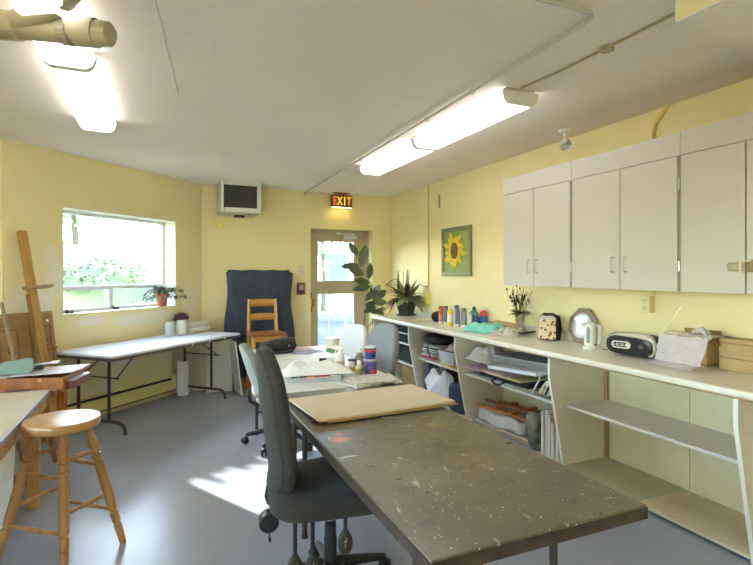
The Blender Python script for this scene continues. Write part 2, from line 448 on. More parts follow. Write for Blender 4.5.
for (x, y, r, m, lab) in [(-1.35, 7.70, (.72, .36, .32), M_leafB, 'low green hedge shrub seen at the left of the window'),
                          (-.75, 8.75, (.6, .38, .3), M_leafA, 'low green shrub seen behind the middle of the window'),
                          (-.05, 7.95, (.5, .36, .40), M_leafB, 'blue green shrub outside the right end of the window'),
                          (-2.2, 8.75, (.75, .38, .3), M_leafA, 'spreading shrub on the slope at the far left outside the window')]:
    r0 = E('shrub', lab, 'shrub', (x, y, hill(x, y)-.24), group='shrubs outside the window')
    g = G(); bush(g, (0, 0, r[2]*.75), r, 900, .075)
    O('foliage', g, m, r0)
    g = G()
    for i in range(6): g.rod((rnd(-.08, .08), rnd(-.08, .08), 0), (r[0]*rnd(-.5, .5), r[1]*rnd(-.5, .5), r[2]*1.1), .012, .005, 6)
    O('stem', g, M_bark, r0)
def tree(x, y, hgt, cr, m, lab, n=1500, size=.16):
    r0 = E('tree', lab, 'tree', (x, y, hill(x, y)-.05), group='trees outside')
    g = G(); g.sweep([(0, 0, 0), (.05, .02, hgt*.3), (-.03, .04, hgt*.6), (.05, 0, hgt*.9)], [.11, .09, .07, .03], 9)
    for i in range(7):
        a = rnd(0, 6.28); g.rod((0, .02, hgt*rnd(.4, .7)), (cr*.7*math.cos(a), cr*.7*math.sin(a), hgt*rnd(.7, .95)), .035, .012, 6)
    O('trunk', g, M_bark, r0)
    g = G(); bush(g, (0, 0, hgt*.72), (cr, cr, hgt*.36), n, size)
    O('foliage', g, m, r0)
tree(-5.2, 15.5, 3.4, 1.3, M_leafB, 'tree on the slope at the upper left of the window')
tree(-2.2, 15.5, 3.4, 1.4, M_leafA, 'leafy tree on top of the slope behind the window')
tree(.6, 14.2, 3.6, 1.3, M_leafB, 'green tree beyond the right half of the window')
# added flat-topped tree, crown out of view, blocking sun from the lower panes
r0 = E('tree', 'added tree outside the window, its crown unseen, placed to shade the lower panes', 'tree', (-4.6, 9.7, hill(-4.6, 9.7)-.05), group='trees outside'); zc0 = r0.location.z
g = G(); g.sweep([(0, 0, 0), (.06, 0, 1.2), (-.02, .03, 2.4), (.3, -.1, 3.3-zc0), (.6, -.2, 3.8-zc0)], [.12, .1, .09, .07, .04], 9)
for (bx, by) in ((2.2, -.3), (3.2, .6), (1.2, .7), (1.4, -.9)): g.rod((.3, -.1, 3.2-zc0), (bx, by, 3.8-zc0), .05, .02, 7)
O('trunk', g, M_bark, r0)
g = G(); random.seed(31); bush(g, (0, 0, 0), (1.5, .3, .24), 5200, .26); g.bm.transform(Matrix.Translation((2.26, -.22, 3.74-zc0)) @ Matrix.Rotation(R(29.7), 4, 'Z')); O('foliage', g, M_leafB, r0)
r0 = E('tree', 'added leaning tree, its crown unseen, placed to shade the back door from outside', 'tree', (.6, 11.8, hill(.6, 11.8)-.05), group='trees outside')  # added tree, hidden from view, blocks sun that would enter by the door
g = G(); g.sweep([(0, 0, 0), (-.05, 0, 1.3), (-.3, 0, 2.6), (-.9, 0, 3.9), (-1.3, 0, 5.2)], [.13, .11, .09, .07, .03], 9); O('trunk', g, M_bark, r0)
g = G(); bush(g, (-1.25, 0, 4.75), (1.35, .9, 1.2), 4200, .24); O('foliage', g, M_leafA, r0)
tree(3.5, 15.5, 3.6, 1.2, M_leafB, 'tree with bare trunk seen through the left of the door glass', 1300)
tree(5.7, 18.5, 4.4, 1.6, M_leafA, 'broad green tree seen through the upper door glass', 2200)
tree(9.4, 20.0, 4.0, 1.4, M_leafB, 'green tree seen through the right of the upper door glass', 1500)

r0 = E('notice_board', 'pale grey outdoor board on posts seen through the door glass', 'board', (3.36, 9.9, .0), R(-18))
O('panel', G().box(-.2, -.02, 1.25, .2, .02, 1.85), mat('pale grey sign panel', (104, 112, 128), .5), r0, bevel=.008)
for sx in (-.17, .17): O('post', G().box(sx-.015, .02, 0, sx+.015, .05, 1.85), M_steel, r0)

W = bpy.data.worlds.new('sky'); SC.world = W; W.use_nodes = True
N = W.node_tree.nodes; bg = N['Background']
sk = N.new('ShaderNodeTexSky'); sk.sky_type = 'NISHITA'; sk.sun_disc = False; sk.sun_elevation = R(33.7); sk.sun_rotation = R(-28.6)
W.node_tree.links.new(sk.outputs[0], bg.inputs[0]); bg.inputs[1].default_value = 2.6
sl = bpy.data.lights.new('sun', 'SUN'); sl.energy = 13; sl.angle = R(.6); sl.color = (1, .96, .88)
so = bpy.data.objects.new('sun', sl); COL.objects.link(so); so.location = (6, 14, 8)
az = Vector((.495, -.869, 0)).normalized(); el = R(33.7)
so.rotation_euler = Vector((az.x*math.cos(el), az.y*math.cos(el), -math.sin(el))).to_track_quat('-Z', 'Y').to_euler()

# ------------------------------------------------------------------ camera
cam = bpy.data.cameras.new('camera'); co = bpy.data.objects.new('camera', cam); COL.objects.link(co)
co.location = (0, 0, 1.46); co.rotation_euler = (R(90), 0, R(-23.25))
cam.sensor_width = 36; cam.lens = 498/753*36; cam.shift_y = -9.7/753; cam.clip_start = .02
SC.camera = co
vs = SC.view_settings; vs.view_transform = 'Standard'; vs.look = 'None'; vs.gamma = 1; vs.use_curve_mapping = False; vs.exposure = 0.9
SC.cycles.max_bounces = 10; SC.cycles.diffuse_bounces = 6; SC.cycles.transparent_max_bounces = 16
# ------------------------------------------------------------------ ceiling fixtures
M_house = mat('white enamel fixture', (226, 224, 214), .4)
def lamp(x0, x1, y0, y1, label):
    cx = (x0+x1)/2; w = x1-x0; L = y1-y0
    r = E('ceiling_light', label, 'light', (cx, y0, H), group='fluorescent ceiling lights')
    O('housing', G().box(-w/2+.02, .01, -.03, w/2-.02, L-.01, -.0005), M_house, r)
    g = G(); p = [(-w/2, -.03), (-w/2+.012, -.075), (-w/2+.04, -.095), (w/2-.04, -.095), (w/2-.012, -.075), (w/2, -.03)]
    g.prism(p, .022, L-.022, 'y'); O('diffuser', g, M_lamp, r)
    q = [(-w/2-.004, -.012), (-w/2-.004, -.04), (-w/2+.01, -.08), (-w/2+.038, -.1), (w/2-.038, -.1), (w/2-.01, -.08), (w/2+.004, -.04), (w/2+.004, -.012)]
    for a, b in ((0, .02), (L-.02, L)): O('end_cap', G().prism(q, a, b, 'y'), M_house, r, bevel=.003)
lamp(1.915, 2.175, 2.48, 3.69, 'long fluorescent ceiling light nearer the wall cabinets, first of the right row')
lamp(1.915, 2.175, 3.70, 4.91, 'fluorescent ceiling light at the far end of the right row, nearest the exit sign')
lamp(-.56, -.32, 2.96, 4.2, 'fluorescent ceiling light in front of the window, end of the left row')
lamp(-.56, -.32, 1.71, 2.95, 'fluorescent ceiling light at upper left partly hidden behind the beige drain pipe')
lamp(-.56, -.32, -.9, .34, 'added fluorescent fill light behind the camera in line with the left row')  # added fixture, out of view, brightens the room from behind
lamp(1.2, 1.44, -1.9, -.66, 'added fluorescent fill light behind the camera on the right side')  # second added fill fixture, also unseen

M_conduit = mat('grey conduit', (196, 192, 180), .4)
g = G()
g.sweep([(1.405, 1.615, 2.583), (1.62, 1.608, 2.583), (1.70, 1.612, 2.583), (1.735, 1.64, 2.583), (1.745, 1.70, 2.583), (1.834, 6.76, 2.583), (1.834, 6.80, 2.57), (1.834, 6.808, 2.54)], .0095, 8)
for y in (2.6, 3.2, 4.6, 5.8): g.box(1.735+(y-1.7)*.0176, y, 2.572, 1.768+(y-1.7)*.0176, y+.02, 2.599)
tag(O('ceiling_conduit', g, M_conduit), 'thin grey electrical conduit bending across the ceiling to the back wall', 'conduit')
g = G(); g.sweep([(2.02, 2.455, 2.593), (2.05, 2.2, 2.593), (2.06, 1.7, 2.593), (2.062, 1.268, 2.593)], .0068, 8); g.lathe([(.001, 0), (.035, 0), (.035, .02), (.001, .02)], 12, (2.06, 1.85, 2.5798))
tag(O('light_conduit', g, mat('dusty tan conduit', (176, 164, 132), .5)), 'thin tan conduit running from the right light to the yellow bulkhead', 'conduit')
g = G(); g.sweep([(3.158, 2.33, 2.597), (3.158, 2.35, 2.58), (3.158, 2.43, 2.49), (3.158, 2.44, 2.44), (3.158, 2.44, 1.31)], .011, 8)
tag(O('wall_conduit', g, mat('yellow painted conduit', (222, 196, 104), .5)), 'yellow painted conduit above the wall cabinets bending down the right wall', 'conduit')
r = E('outlet_box', 'cream double power outlet on the wall under the cabinets', 'outlet', (3.17, 2.47, 1.24), R(-90))
O('box', G().box(-.035, -.05, -.06, .035, -.0005, .06), mat('yellow painted box', (222, 200, 116), .5), r, bevel=.004)
O('outlet_plate', G().box(-.034, -.056, -.058, .034, -.05, .058), mat('cream outlet plate', (226, 212, 160), .4), r, bevel=.003)
g = G()
for z in (-.025, .025):
    for x in (-.009, .009): g.cb(x, -.0565, z, .003, .002, .012)
    g.cb(0, -.0565, z-.014, .005, .002, .005)
O('socket', g, M_black, r)
g = G(); g.sweep([(3.16, 5.656, 2.597), (3.16, 5.656, 1.19)], .008, 8)
tag(O('corner_conduit', g, mat('yellow painted pipe', (226, 204, 112), .5)), 'thin yellow painted conduit down the right wall left of the sunflower picture', 'conduit')
r = E('wall_phone_box', 'small yellow plastic box at the foot of the wall conduit beside the plants', 'box', (3.17, 5.656, 1.13), R(-90))
O('box', G().box(-.04, -.06, -.08, .04, -.0005, .06), mat('yellow plastic', (232, 216, 90), .4), r, bevel=.008)
O('cover', G().box(-.03, -.064, -.03, .03, -.06, .05), mat('pale yellow plastic', (236, 222, 120), .4), r, bevel=.002)
r = E('wall_bracket', 'short grey green metal strip fixed high on the right wall', 'bracket', (3.17, 5.38, 2.35), R(-90))
O('strip', G().box(-.012, -.016, -.08, .012, -.0005, .08), mat('grey green metal', (150, 156, 132), .5), r, bevel=.003)
O('screw', G().rod((0, -.016, .06), (0, -.019, .06), .005), M_steel, r)

# drain pipe with a wye at the upper left
r = E('drain_pipe', 'thick beige drain pipe with a branch fitting under the ceiling at upper left', 'pipe', (-.19, 2.37, 2.465))
g = G(); a = Vector((0, 0, 0)); b = Vector((-.75, .33, .075)); d = (b-a).normalized()
g.sweep([a+d*.16, b], .052, 20)
O('pipe', g, M_abs, r)
g = G(); g.sweep([a, a+d*.012, a+d*.016, a+d*.07, a+d*.072, a+d*.16, a+d*.162], [.03, .046, .05, .054, .060, .060, .052], 22)
O('cleanout_cap', g, M_abs, r)
g = G(); g.sweep([a+d*.40, a+d*.402, a+d*.55, a+d*.552], [.053, .06, .06, .053], 22)
w0 = a+d*.44; w1 = Vector((-.2, .0, .085)); g.sweep([w0, w0.lerp(w1, .35), w1], [.048, .05, .048], 20)
O('branch_fitting', g, M_abs, r)
g = G(); e1 = Vector((.06, -.60, .105))
g.sweep([w1-(w1-w0).normalized()*.05, w1, w1.lerp(e1, .3)+Vector((0, 0, -.004)), e1], [.045, .045, .045, .045], 20); g.sweep([w1.lerp(e1, .1), w1.lerp(e1, .101), w1.lerp(e1, .24), w1.lerp(e1, .241)], [.045, .05, .05, .045], 20)
O('branch_pipe', g, M_abs, r)
g = G(); c = a+d*.20
u_ = Vector((0, 0, 1)); v_ = d.cross(u_).normalized()
pts = [c+v_*.058*math.cos(t)-u_*.058*math.sin(t) for t in [PI*k/10 for k in range(11)]]
pts = [c+v_*.06+u_*.145]+pts+[c-v_*.06+u_*.145]
for i in range(len(pts)-1):
    p, q = pts[i], pts[i+1]; nn = (q-p).cross(d).normalized()*.002; ww = d*.02
    V = [g.v(x) for x in (p-ww-nn, p+ww-nn, q+ww-nn, q-ww-nn, p-ww+nn, p+ww+nn, q+ww+nn, q-ww+nn)]
    for f in ((3,2,1,0),(4,5,6,7),(0,1,5,4),(1,2,6,5),(2,3,7,6),(3,0,4,7)): g.f([V[i2] for i2 in f])
O('hanger_strap', g, mat('beige strap', (150, 140, 112), .5), r)

# emergency spotlight
r = E('spotlight', 'small white round spotlight on the ceiling above the wall cabinets', 'light', (2.955, 3.06, H))
g = G(); g.lathe([(.001, -.018), (.045, -.016), (.055, 0)], 20); g.rod((0, 0, -.01), (.0, 0, -.06), .012); g.sweep([(0, 0, -.055), (.015, 0, -.075), (0, 0, -.095)], .012, 8)
O('mount', g, M_whitepl, r)
g = G(); hd = Vector((-.55, -.75, -.35)).normalized(); p = Vector((0, 0, -.115))
g.sweep([p-hd*.055, p-hd*.05, p+hd*.005, p+hd*.035, p+hd*.035], [.022, .03, .034, .048, .036], 20); O('lamp_head', g, M_whitepl, r)
g = G(); g.sweep([p+hd*.03, p+hd*.036], [.036, .034], 20); O('lens', g, mat('lamp lens', (170, 180, 180), .1), r)

# exit sign
r = E('exit_sign', 'lit red EXIT sign under the ceiling above the back door', 'sign', (2.345, 6.70, 2.475))
M_sign = mat('dark brown sign face', (104, 84, 52), .4)
g = G(); g.box(-.155, 0, -.083, .155, .05, .083); O('sign_case', g, M_sign, r, bevel=.004)
g = G(); g.box(-.05, .005, .083, .05, .045, H-2.475); g.box(-.11, -.01, H-2.475-.012, .11, .06, H-2.475); O('ceiling_mount', g, mat('red brown mount', (150, 84, 66), .5), r)
Mx = Matrix.Translation((0, -.003, 0)) @ Matrix.Rotation(R(90), 4, 'X'); SQ = Matrix.Diagonal((.72, 1.1, 1, 1))
g = G(); text_into(g, 'X', .15, Mx @ Matrix.Translation((-.033, 0, 0)) @ SQ, .002, .003); O('letters', g, emitter('amber lit letters', (255, 176, 44), .95), r); g = G(); text_into(g, 'I', .15, Mx @ Matrix.Translation((.038, 0, 0)) @ SQ, .002, .003); O('letters', g, emitter('amber lit letters', (255, 190, 60), 1.0), r)
g = G(); text_into(g, 'E', .15, Mx @ Matrix.Translation((-.108, 0, 0)) @ SQ, .002, .003); O('letters', g, emitter('red lit letter', (240, 92, 60), .75), r)
g = G(); text_into(g, 'T', .15, Mx @ Matrix.Translation((.105, 0, 0)) @ SQ, .002, .003); O('letters', g, emitter('orange lit letter', (250, 134, 50), .85), r)
O('downlight_slot', G().box(-.14, .005, -.0875, .14, .046, -.083), emitter('sign downlight', (255, 226, 130), 7), r)

# boxed screen in the corner
r = E('wall_monitor', 'white framed dark screen box mounted in the corner under the ceiling', 'monitor', (.90, 6.37, 2.408), R(2)); r.scale = (.97, 1, .95)
M_tv = mat('aged white casing', (190, 184, 168), .45)
g = G(); g.box(-.245, .02, -.205, .245, .42, .195); O('casing', g, M_tv, r, bevel=.006)
g = G()
for q in ((-.25, -.215, -.205, .205), (.205, .25, -.205, .205)): g.box(q[0], 0, q[2], q[1], .022, q[3])
g.box(-.205, 0, .15, .205, .022, .205); g.box(-.205, 0, -.205, .205, .022, -.145); O('bezel', g, mat('white bezel', (222, 220, 212), .4), r, bevel=.004)
O('screen', G().box(-.216, .012, -.156, .206, .0195, .161), mat('dark screen', (54, 54, 50), .12), r)
O('foot_bracket', G().box(-.02, .3, -.23, .1, .42, -.205), M_blackmetal, r); O('drain_stub', G().rod((.12, .1, -.206), (.12, .1, -.222), .01, n=8), M_blackmetal, r)
g = G(); g.lathe([(.001, .022), (.05, .02), (.055, 0)], 22); tag(O('blanking_plate', g, mat('yellow painted plate', (234, 214, 134), .5), loc=(.70, 6.82, 2.085), rot=(R(90), 0, 0)), 'round yellow painted cover plate on the wall under the boxed screen', 'plate')
r = E('light_switch', 'white light switch plate on the back wall left of the door', 'switch', (1.79, 6.82, 1.50))
O('plate', G().box(-.04, -.006, -.07, .04, -.0005, .07), mat('pale switch plate', (220, 212, 180), .4), r, bevel=.002)
O('toggle', G().box(-.007, -.018, -.012, .007, -.006, .014), M_whitepl, r)
r = E('alarm_panel', 'small maroon wall box beside the door below the light switch', 'box', (1.775, 6.82, 1.24))
O('housing', G().box(-.055, -.035, -.08, .055, -.0005, .08), mat('maroon grey plastic', (104, 66, 62), .4), r, bevel=.004)
g = G(); g.box(-.03, -.038, -.02, .03, -.035, .055); O('panel_face', g, mat('pale pink panel', (190, 160, 158), .4), r)
g = G(); g.rod((.0, -.035, -.045), (.0, -.043, -.045), .014); O('button', g, M_black, r)

# sunflower picture
r = E('sunflower_picture', 'framed picture of a yellow sunflower on the right wall', 'picture', (3.17, 4.985, 1.71), R(-90))
M_olive = wood('olive green frame', (126, 130, 84), (112, 116, 72), .5)
g = G(); a, b, w = .315, .285, .05
g.box(-a, -.03, b-w, a, -.001, b); g.box(-a, -.03, -b, a, -.001, -b+w); g.box(-a, -.03, -b+w, -a+w, -.001, b-w); g.box(a-w, -.03, -b+w, a, -.001, b-w)
O('frame', g, M_olive, r, bevel=.006)
O('canvas', G().box(-a+w, -.014, -b+w, a-w, -.002, b-w), mat('sage green paint', (146, 164, 104), .7, vary=((132, 152, 92), 9.)), r)
g = G()
for ring, (n, L, y) in enumerate(((16, .235, -.016), (14, .20, -.019))):
    for k in range(n):
        t = 2*PI*(k+.55*rnd(-1, 1)+ring*.5)/n; dd = Vector((math.cos(t), 0, math.sin(t)))
        l = L*rnd(.62, 1.12)*(1 if abs(dd.z) > .4 else .93); ctr = Vector((-.03, y, .01))
        g.leaf(ctr+dd*.045, dd+Vector((rnd(-.2, .2), 0, rnd(-.2, .2))), (0, -1, 0), l-.03, .062, -.02, .12, 5)
O('petals', g, mat('sunflower yellow', (238, 214, 50), .6, vary=((226, 190, 34), 30.)), r, solid=.002)
g = G(); g.pad((-.03, -.022, .01), (.078, .012, .098), (1, 1)); O('seed_head', g, mat('seed head brown', (124, 98, 68), .9, vary=((92, 70, 48), 90.), bump=(90, .6)), r)

# ------------------------------------------------------------------ wall cabinets
CX = 2.84; CT, CB = 2.297, 1.347; DT = 2.155
M_cab = mat('white cabinet door', (199, 192, 184), .45, vary=((195, 187, 179), 1.5))
M_cabgap = mat('dark gap grey', (150, 146, 132), .7)
def wire_handle(r0, y, x=CX-.018):
    g = G(); z0 = 1.45; h = .1
    g.sweep([(x, y, z0), (x-.022, y, z0), (x-.028, y, z0+.008), (x-.028, y, z0+h-.008), (x-.022, y, z0+h), (x, y, z0+h)], .0035, 8)
    O('handle', g, M_steel, r0)
def cabinet(y0, y1, label, doors, handles, hinges):
    r0 = E('wall_cabinet', label, 'cabinet', (0, 0, 0), group='white wall cabinets')
    r0.location = (3.0, (y0+y1)/2, CB); off = Vector(r0.location)
    g = G(); g.M = Matrix.Translation(-off)
    g.box(CX, y0+.001, CB, 3.168, y1-.001, CT)
    g.box(CX-.018, y0+.001, DT+.004, CX, y1-.001, CT)
    O('carcass', g, M_cab, r0)
    for i, (a, b) in enumerate(doors):
        g = G(); g.M = Matrix.Translation(-off); g.box(CX-.02, a, CB+.002, CX-.0005, b, DT)
        d0 = O('door', g, M_cab, r0, bevel=.0015)
        if i in handles:
            y = handles[i]; g = G(); g.M = Matrix.Translation(-off); x = CX-.02; z0 = 1.465; h = .1
            g.sweep([(x, y, z0), (x-.022, y, z0), (x-.028, y, z0+.008), (x-.028, y, z0+h-.008), (x-.022, y, z0+h), (x, y, z0+h)], .004, 8)
            O('handle', g, M_steel, d0)
    for y in hinges:
        for z in (1.50, 1.99):
            g = G(); g.M = Matrix.Translation(-off); g.box(CX-.012, y-.011, z-.035, CX-.0005, y+.011, z+.035); g.rod((CX-.016, y, z-.03), (CX-.016, y, z+.03), .006, n=8)
            O('hinge', g, M_steel, r0)
    g = G(); g.M = Matrix.Translation(-off)
    for y in hinges: g.box(CX-.004, y-.011, CB+.004, CX-.0003, y+.011, DT)
    if hinges: O('hinge_gap', g, M_cabgap, r0)
    return r0, off
cabinet(2.856, 3.672, 'white two door wall cabinet at the far end above the dried flowers', [(3.28, 3.668), (2.874, 3.272)], {0: 3.325, 1: 3.225}, [2.864])
cabinet(2.004, 2.855, 'white two door wall cabinet in the middle above the radio', [(2.428, 2.848), (2.022, 2.422)], {0: 2.475, 1: 2.375}, [2.012])
r0, off = cabinet(1.1, 2.003, 'white wall cabinet nearest the camera with a beige latch on its doors', [(1.645, 1.998), (1.104, 1.637)], {}, [])
g = G(); g.M = Matrix.Translation(-off); g.box(CX-.045, 1.655, 1.468, CX-.0205, 1.722, 1.515); O('latch_body', g, mat('taupe latch plastic', (168, 158, 122), .4), r0, bevel=.008, seg=3)
g = G(); g.M = Matrix.Translation(-off); g.box(CX-.05, 1.555, 1.463, CX-.0205, 1.628, 1.528); O('latch_body', g, mat('brown latch plastic', (140, 124, 84), .4), r0, bevel=.008, seg=3)
g = G(); g.M = Matrix.Translation(-off); g.box(CX-.055, 1.642, 1.462, CX-.048, 1.654, 1.525); g.box(CX-.055, 1.60, 1.518, CX-.048, 1.654, 1.525); O('latch_strap', g, mat('cream latch', (220, 208, 160), .4), r0, bevel=.002)

# ------------------------------------------------------------------ worktop and shelving below
wt = E('worktop', 'long white worktop along the right wall under the cabinets', 'counter', (2.87, 3.1, .85))
off = Vector(wt.location)
g = G(); g.M = Matrix.Translation(-off); g.box(2.56, .1, .852, 3.15, 6.15, .89); O('slab', g, M_top, wt, bevel=.012, seg=3)
g = G(); g.M = Matrix.Translation(-off); g.box(2.572, .105, .843, 3.15, 6.14, .8515); O('underside_board', g, mat('brown particle board', (168, 136, 92), .8), wt)
g = G(); g.M = Matrix.Translation(-off); g.box(3.142, .1, .8905, 3.168, 6.15, .965); O('backsplash', g, mat('pale grey backsplash', (214, 208, 188), .4), wt, bevel=.003)
SIDE = [(3.15, .0), (2.72, 0), (2.72, .03), (2.585, .70), (2.585, .842), (3.15, .842)]
M_side = mat('beige shelf panel', (222, 214, 192), .55, vary=((215, 206, 181), 2.))
M_edge = mat('white panel edge', (226, 222, 208), .5)
def shelf_unit(ya, yb, label, far=True, near=False, shelves=((.49, 2.70),), floor_m=None):
    r0 = E('shelf_unit', label, 'shelving', (2.9, (ya+yb)/2, 0), group='open shelf units under the worktop'); off = Vector(r0.location); MM = Matrix.Translation(-off)
    for f, y in ((far, yb-.018), (near, ya)):
        if not f: continue
        g = G(); g.M = MM; g.prism([(x, z) for x, z in SIDE], y, y+.018, 'y'); sp = O('side_panel', g, M_side, r0)
        g = G(); g.M = MM; e = [(2.718, .0), (2.718, .03), (2.583, .70), (2.583, .842)]
        poly = e+[(x+.004, z) for x, z in e[::-1]]; g.prism(poly, y-.002, y+.02, 'y'); O('edge_strip', g, M_edge, sp)
    e0, e1 = ya+(.018 if near else 0)+.001, yb-(.019 if far else 0)
    for z, x in shelves:
        g = G(); g.M = MM; g.box(x, e0, z-.02, 3.148, e1, z); O('shelf', g, M_edge, r0, bevel=.002)
    g = G(); g.M = MM; g.box(2.705, e0, .022, 3.148, e1, .04); O('bottom_board', g, floor_m or M_side, r0)
    g = G(); g.M = MM; g.box(2.76, e0, 0, 2.775, e1, .0215); O('toe_strip', g, M_blackmetal, r0)
    g = G(); g.M = MM; g.box(3.15, e0, .04, 3.166, e1, .842); O('back_panel', g, mat('pale yellow plaster', (226, 216, 180), .7, vary=((216, 204, 160), 4.)), r0)
    return r0, MM, e0, e1
shelf_unit(5.10, 6.13, 'dark open shelf unit at the far left end of the worktop near the plants', shelves=((.72, 2.75), (.60, 2.72), (.36, 2.72)))
shelf_unit(4.115, 5.10, 'open shelf unit under the worktop holding cloths and a white plastic bag')
shelf_unit(2.845, 4.115, 'open shelf unit under the worktop packed with folders and canvases')
M_board = mat('stained bare board', (208, 197, 166), .4, vary=((188, 172, 136), 3.5))
r0, MM, e0, e1 = shelf_unit(1.54, 2.845, 'empty open shelf unit under the worktop nearest the camera', near=True, shelves=((.485, 2.745),), floor_m=M_board)
g = G(); g.M = MM; g.box(2.71, 2.2, .0402, 3.147, e1, .043); O('painted_board', g, mat('grey green painted board', (178, 176, 148), .3, vary=((168, 166, 136), 3.)), r0)
g = G(); g.M = MM; g.box(3.118, e1-.022, .044, 3.148, e1-.001, .84); O('corner_batten', g, mat('brown batten', (166, 136, 88), .7), r0)
g = G(); g.M = MM; g.rod((2.9, 2.05, .045), (2.9, 2.0501, .045), .001); g.box(3.1485, 2.17, .05, 3.1502, 2.174, .83); O('plaster_crack', g, mat('plaster crack', (170, 156, 118), .9), r0)
# ------------------------------------------------------------------ big paint-stained table
def table_mat():
    m = mat('paint-stained table top', (80, 70, 52), .3, spec=.6, vary=((106, 94, 73), 2.6))
    nt = m.node_tree; N = nt.nodes; L = nt.links; b = N['Principled BSDF']
    tc = N.new('ShaderNodeTexCoord'); cur = b.inputs['Base Color'].links[0].from_socket
    def over(fac, rgb):
        nonlocal cur
        mx = N.new('ShaderNodeMix'); mx.data_type = 'RGBA'; L.new(fac, mx.inputs[0]); L.new(cur, mx.inputs[6]); mx.inputs[7].default_value = S(*rgb); cur = mx.outputs[2]
    def ramp(src, p0, p1, lo=0., hi=1.):
        r = N.new('ShaderNodeMapRange'); r.inputs[1].default_value = p0; r.inputs[2].default_value = p1; r.inputs[3].default_value = lo; r.inputs[4].default_value = hi; L.new(src, r.inputs[0]); return r.outputs[0]
    n1 = N.new('ShaderNodeTexNoise'); n1.inputs['Scale'].default_value = 9; n1.inputs['Detail'].default_value = 8; n1.inputs['Roughness'].default_value = .7; L.new(tc.outputs['Object'], n1.inputs['Vector'])
    over(ramp(n1.outputs['Fac'], .56, .72, 0, .55), (50, 43, 33))
    n3 = N.new('ShaderNodeTexNoise'); n3.inputs['Scale'].default_value = 3.1; n3.inputs['Detail'].default_value = 3; L.new(tc.outputs['Object'], n3.inputs['Vector'])
    over(ramp(n3.outputs['Fac'], .5, .68, 0, .4), (108, 100, 84))
    def wear(sc, stretch, p0, p1, rgb, hi):
        mp = N.new('ShaderNodeMapping'); mp.inputs['Scale'].default_value = stretch; mp.inputs['Rotation'].default_value = (0, 0, sc*.13); L.new(tc.outputs['Object'], mp.inputs[0])
        n = N.new('ShaderNodeTexNoise'); n.inputs['Scale'].default_value = sc; n.inputs['Detail'].default_value = 6; n.inputs['Roughness'].default_value = .6; L.new(mp.outputs[0], n.inputs['Vector'])
        over(ramp(n.outputs['Fac'], p0, p1, 0, hi), rgb)
    wear(18, (1, .35, 1), .65, .70, (196, 190, 176), .75)
    wear(24, (.3, 1, 1), .655, .70, (206, 200, 188), .75)
    def spots(sc, r, rgb, thr, hi=.9):
        v = N.new('ShaderNodeTexVoronoi'); v.inputs['Scale'].default_value = sc; L.new(tc.outputs['Object'], v.inputs['Vector'])
        s = N.new('ShaderNodeSeparateColor'); L.new(v.outputs['Color'], s.inputs[0])
        a = ramp(v.outputs['Distance'], r, r*.7); c = N.new('ShaderNodeMath'); c.operation = 'GREATER_THAN'; c.inputs[1].default_value = thr; L.new(s.outputs[0], c.inputs[0])
        k = N.new('ShaderNodeMath'); k.operation = 'MULTIPLY'; L.new(a, k.inputs[0]); L.new(c.outputs[0], k.inputs[1])
        q = N.new('ShaderNodeMath'); q.operation = 'MULTIPLY'; q.inputs[1].default_value = hi; L.new(k.outputs[0], q.inputs[0]); over(q.outputs[0], rgb)
    spots(30, .12, (214, 210, 200), .68); spots(60, .18, (200, 194, 180), .72, .85); spots(9, .035, (224, 220, 210), .6)
    for (x, y, w, rgb, hi) in ((-.29, .02, .055, (226, 104, 40), .9), (-.27, .09, .03, (214, 90, 36), .7), (.18, .04, .05, (168, 146, 70), .55), (.1, -.4, .13, (128, 108, 62), .45)):
        s = N.new('ShaderNodeVectorMath'); s.operation = 'SUBTRACT'; s.inputs[1].default_value = (x, y, .74); L.new(tc.outputs['Object'], s.inputs[0])
        l = N.new('ShaderNodeVectorMath'); l.operation = 'LENGTH'; L.new(s.outputs[0], l.inputs[0])
        q = N.new('ShaderNodeMath'); q.operation = 'MULTIPLY_ADD'; q.inputs[1].default_value = w*1.2; L.new(n1.outputs['Fac'], q.inputs[0]); L.new(l.outputs['Value'], q.inputs[2])
        over(ramp(q.outputs[0], w*1.6, w*.8, 0, hi), rgb)
    L.new(cur, b.inputs['Base Color'])
    rr = ramp(n1.outputs['Fac'], .3, .7, .26, .42); L.new(rr, b.inputs['Roughness'])
    bp = N.new('ShaderNodeBump'); bp.inputs['Strength'].default_value = .12; bp.inputs['Distance'].default_value = .01; L.new(n1.outputs['Fac'], bp.inputs['Height']); L.new(bp.outputs[0], b.inputs['Normal'])
    return m
r = E('work_table', 'long dark paint-stained work table in the foreground', 'table', (1.0, 2.02, 0))
O('tabletop', G().box(-.384, -.93, .695, .383, .93, .74), table_mat(), r, bevel=.004)
g = G(); g.box(-.386, -.932, .697, .385, -.9305, .733); g.box(-.3865, -.93, .697, -.3845, .93, .733); O('edge_band', g, mat('worn dark brown edge', (40, 30, 21), .5, vary=((74, 60, 44), 14.)), r)
M_tleg = mat('dark brown table steel', (58, 48, 40), .45)
for y in (-.66, .66):
    for x in (-.28, .26):
        g = G(); g.rod((x, y, 0), (x, y, .695), .0145, n=12); g.rod((x, y, 0), (x, y, .02), .018, n=12); O('leg', g, M_tleg, r)
    g = G(); g.rod((-.28, y, .16), (.26, y, .16), .009); g.rod((-.28, y, .67), (.26, y, .67), .011)
    s = 1 if y < 0 else -1
    for x in (-.06, -.01): g.sweep([(x, y, .17), (x, y+.01*s, .36), (x, y+.06*s, .5), (x, y+.22*s, .694)], .007, 8)
    O('leg_brace', g, M_tleg, r)

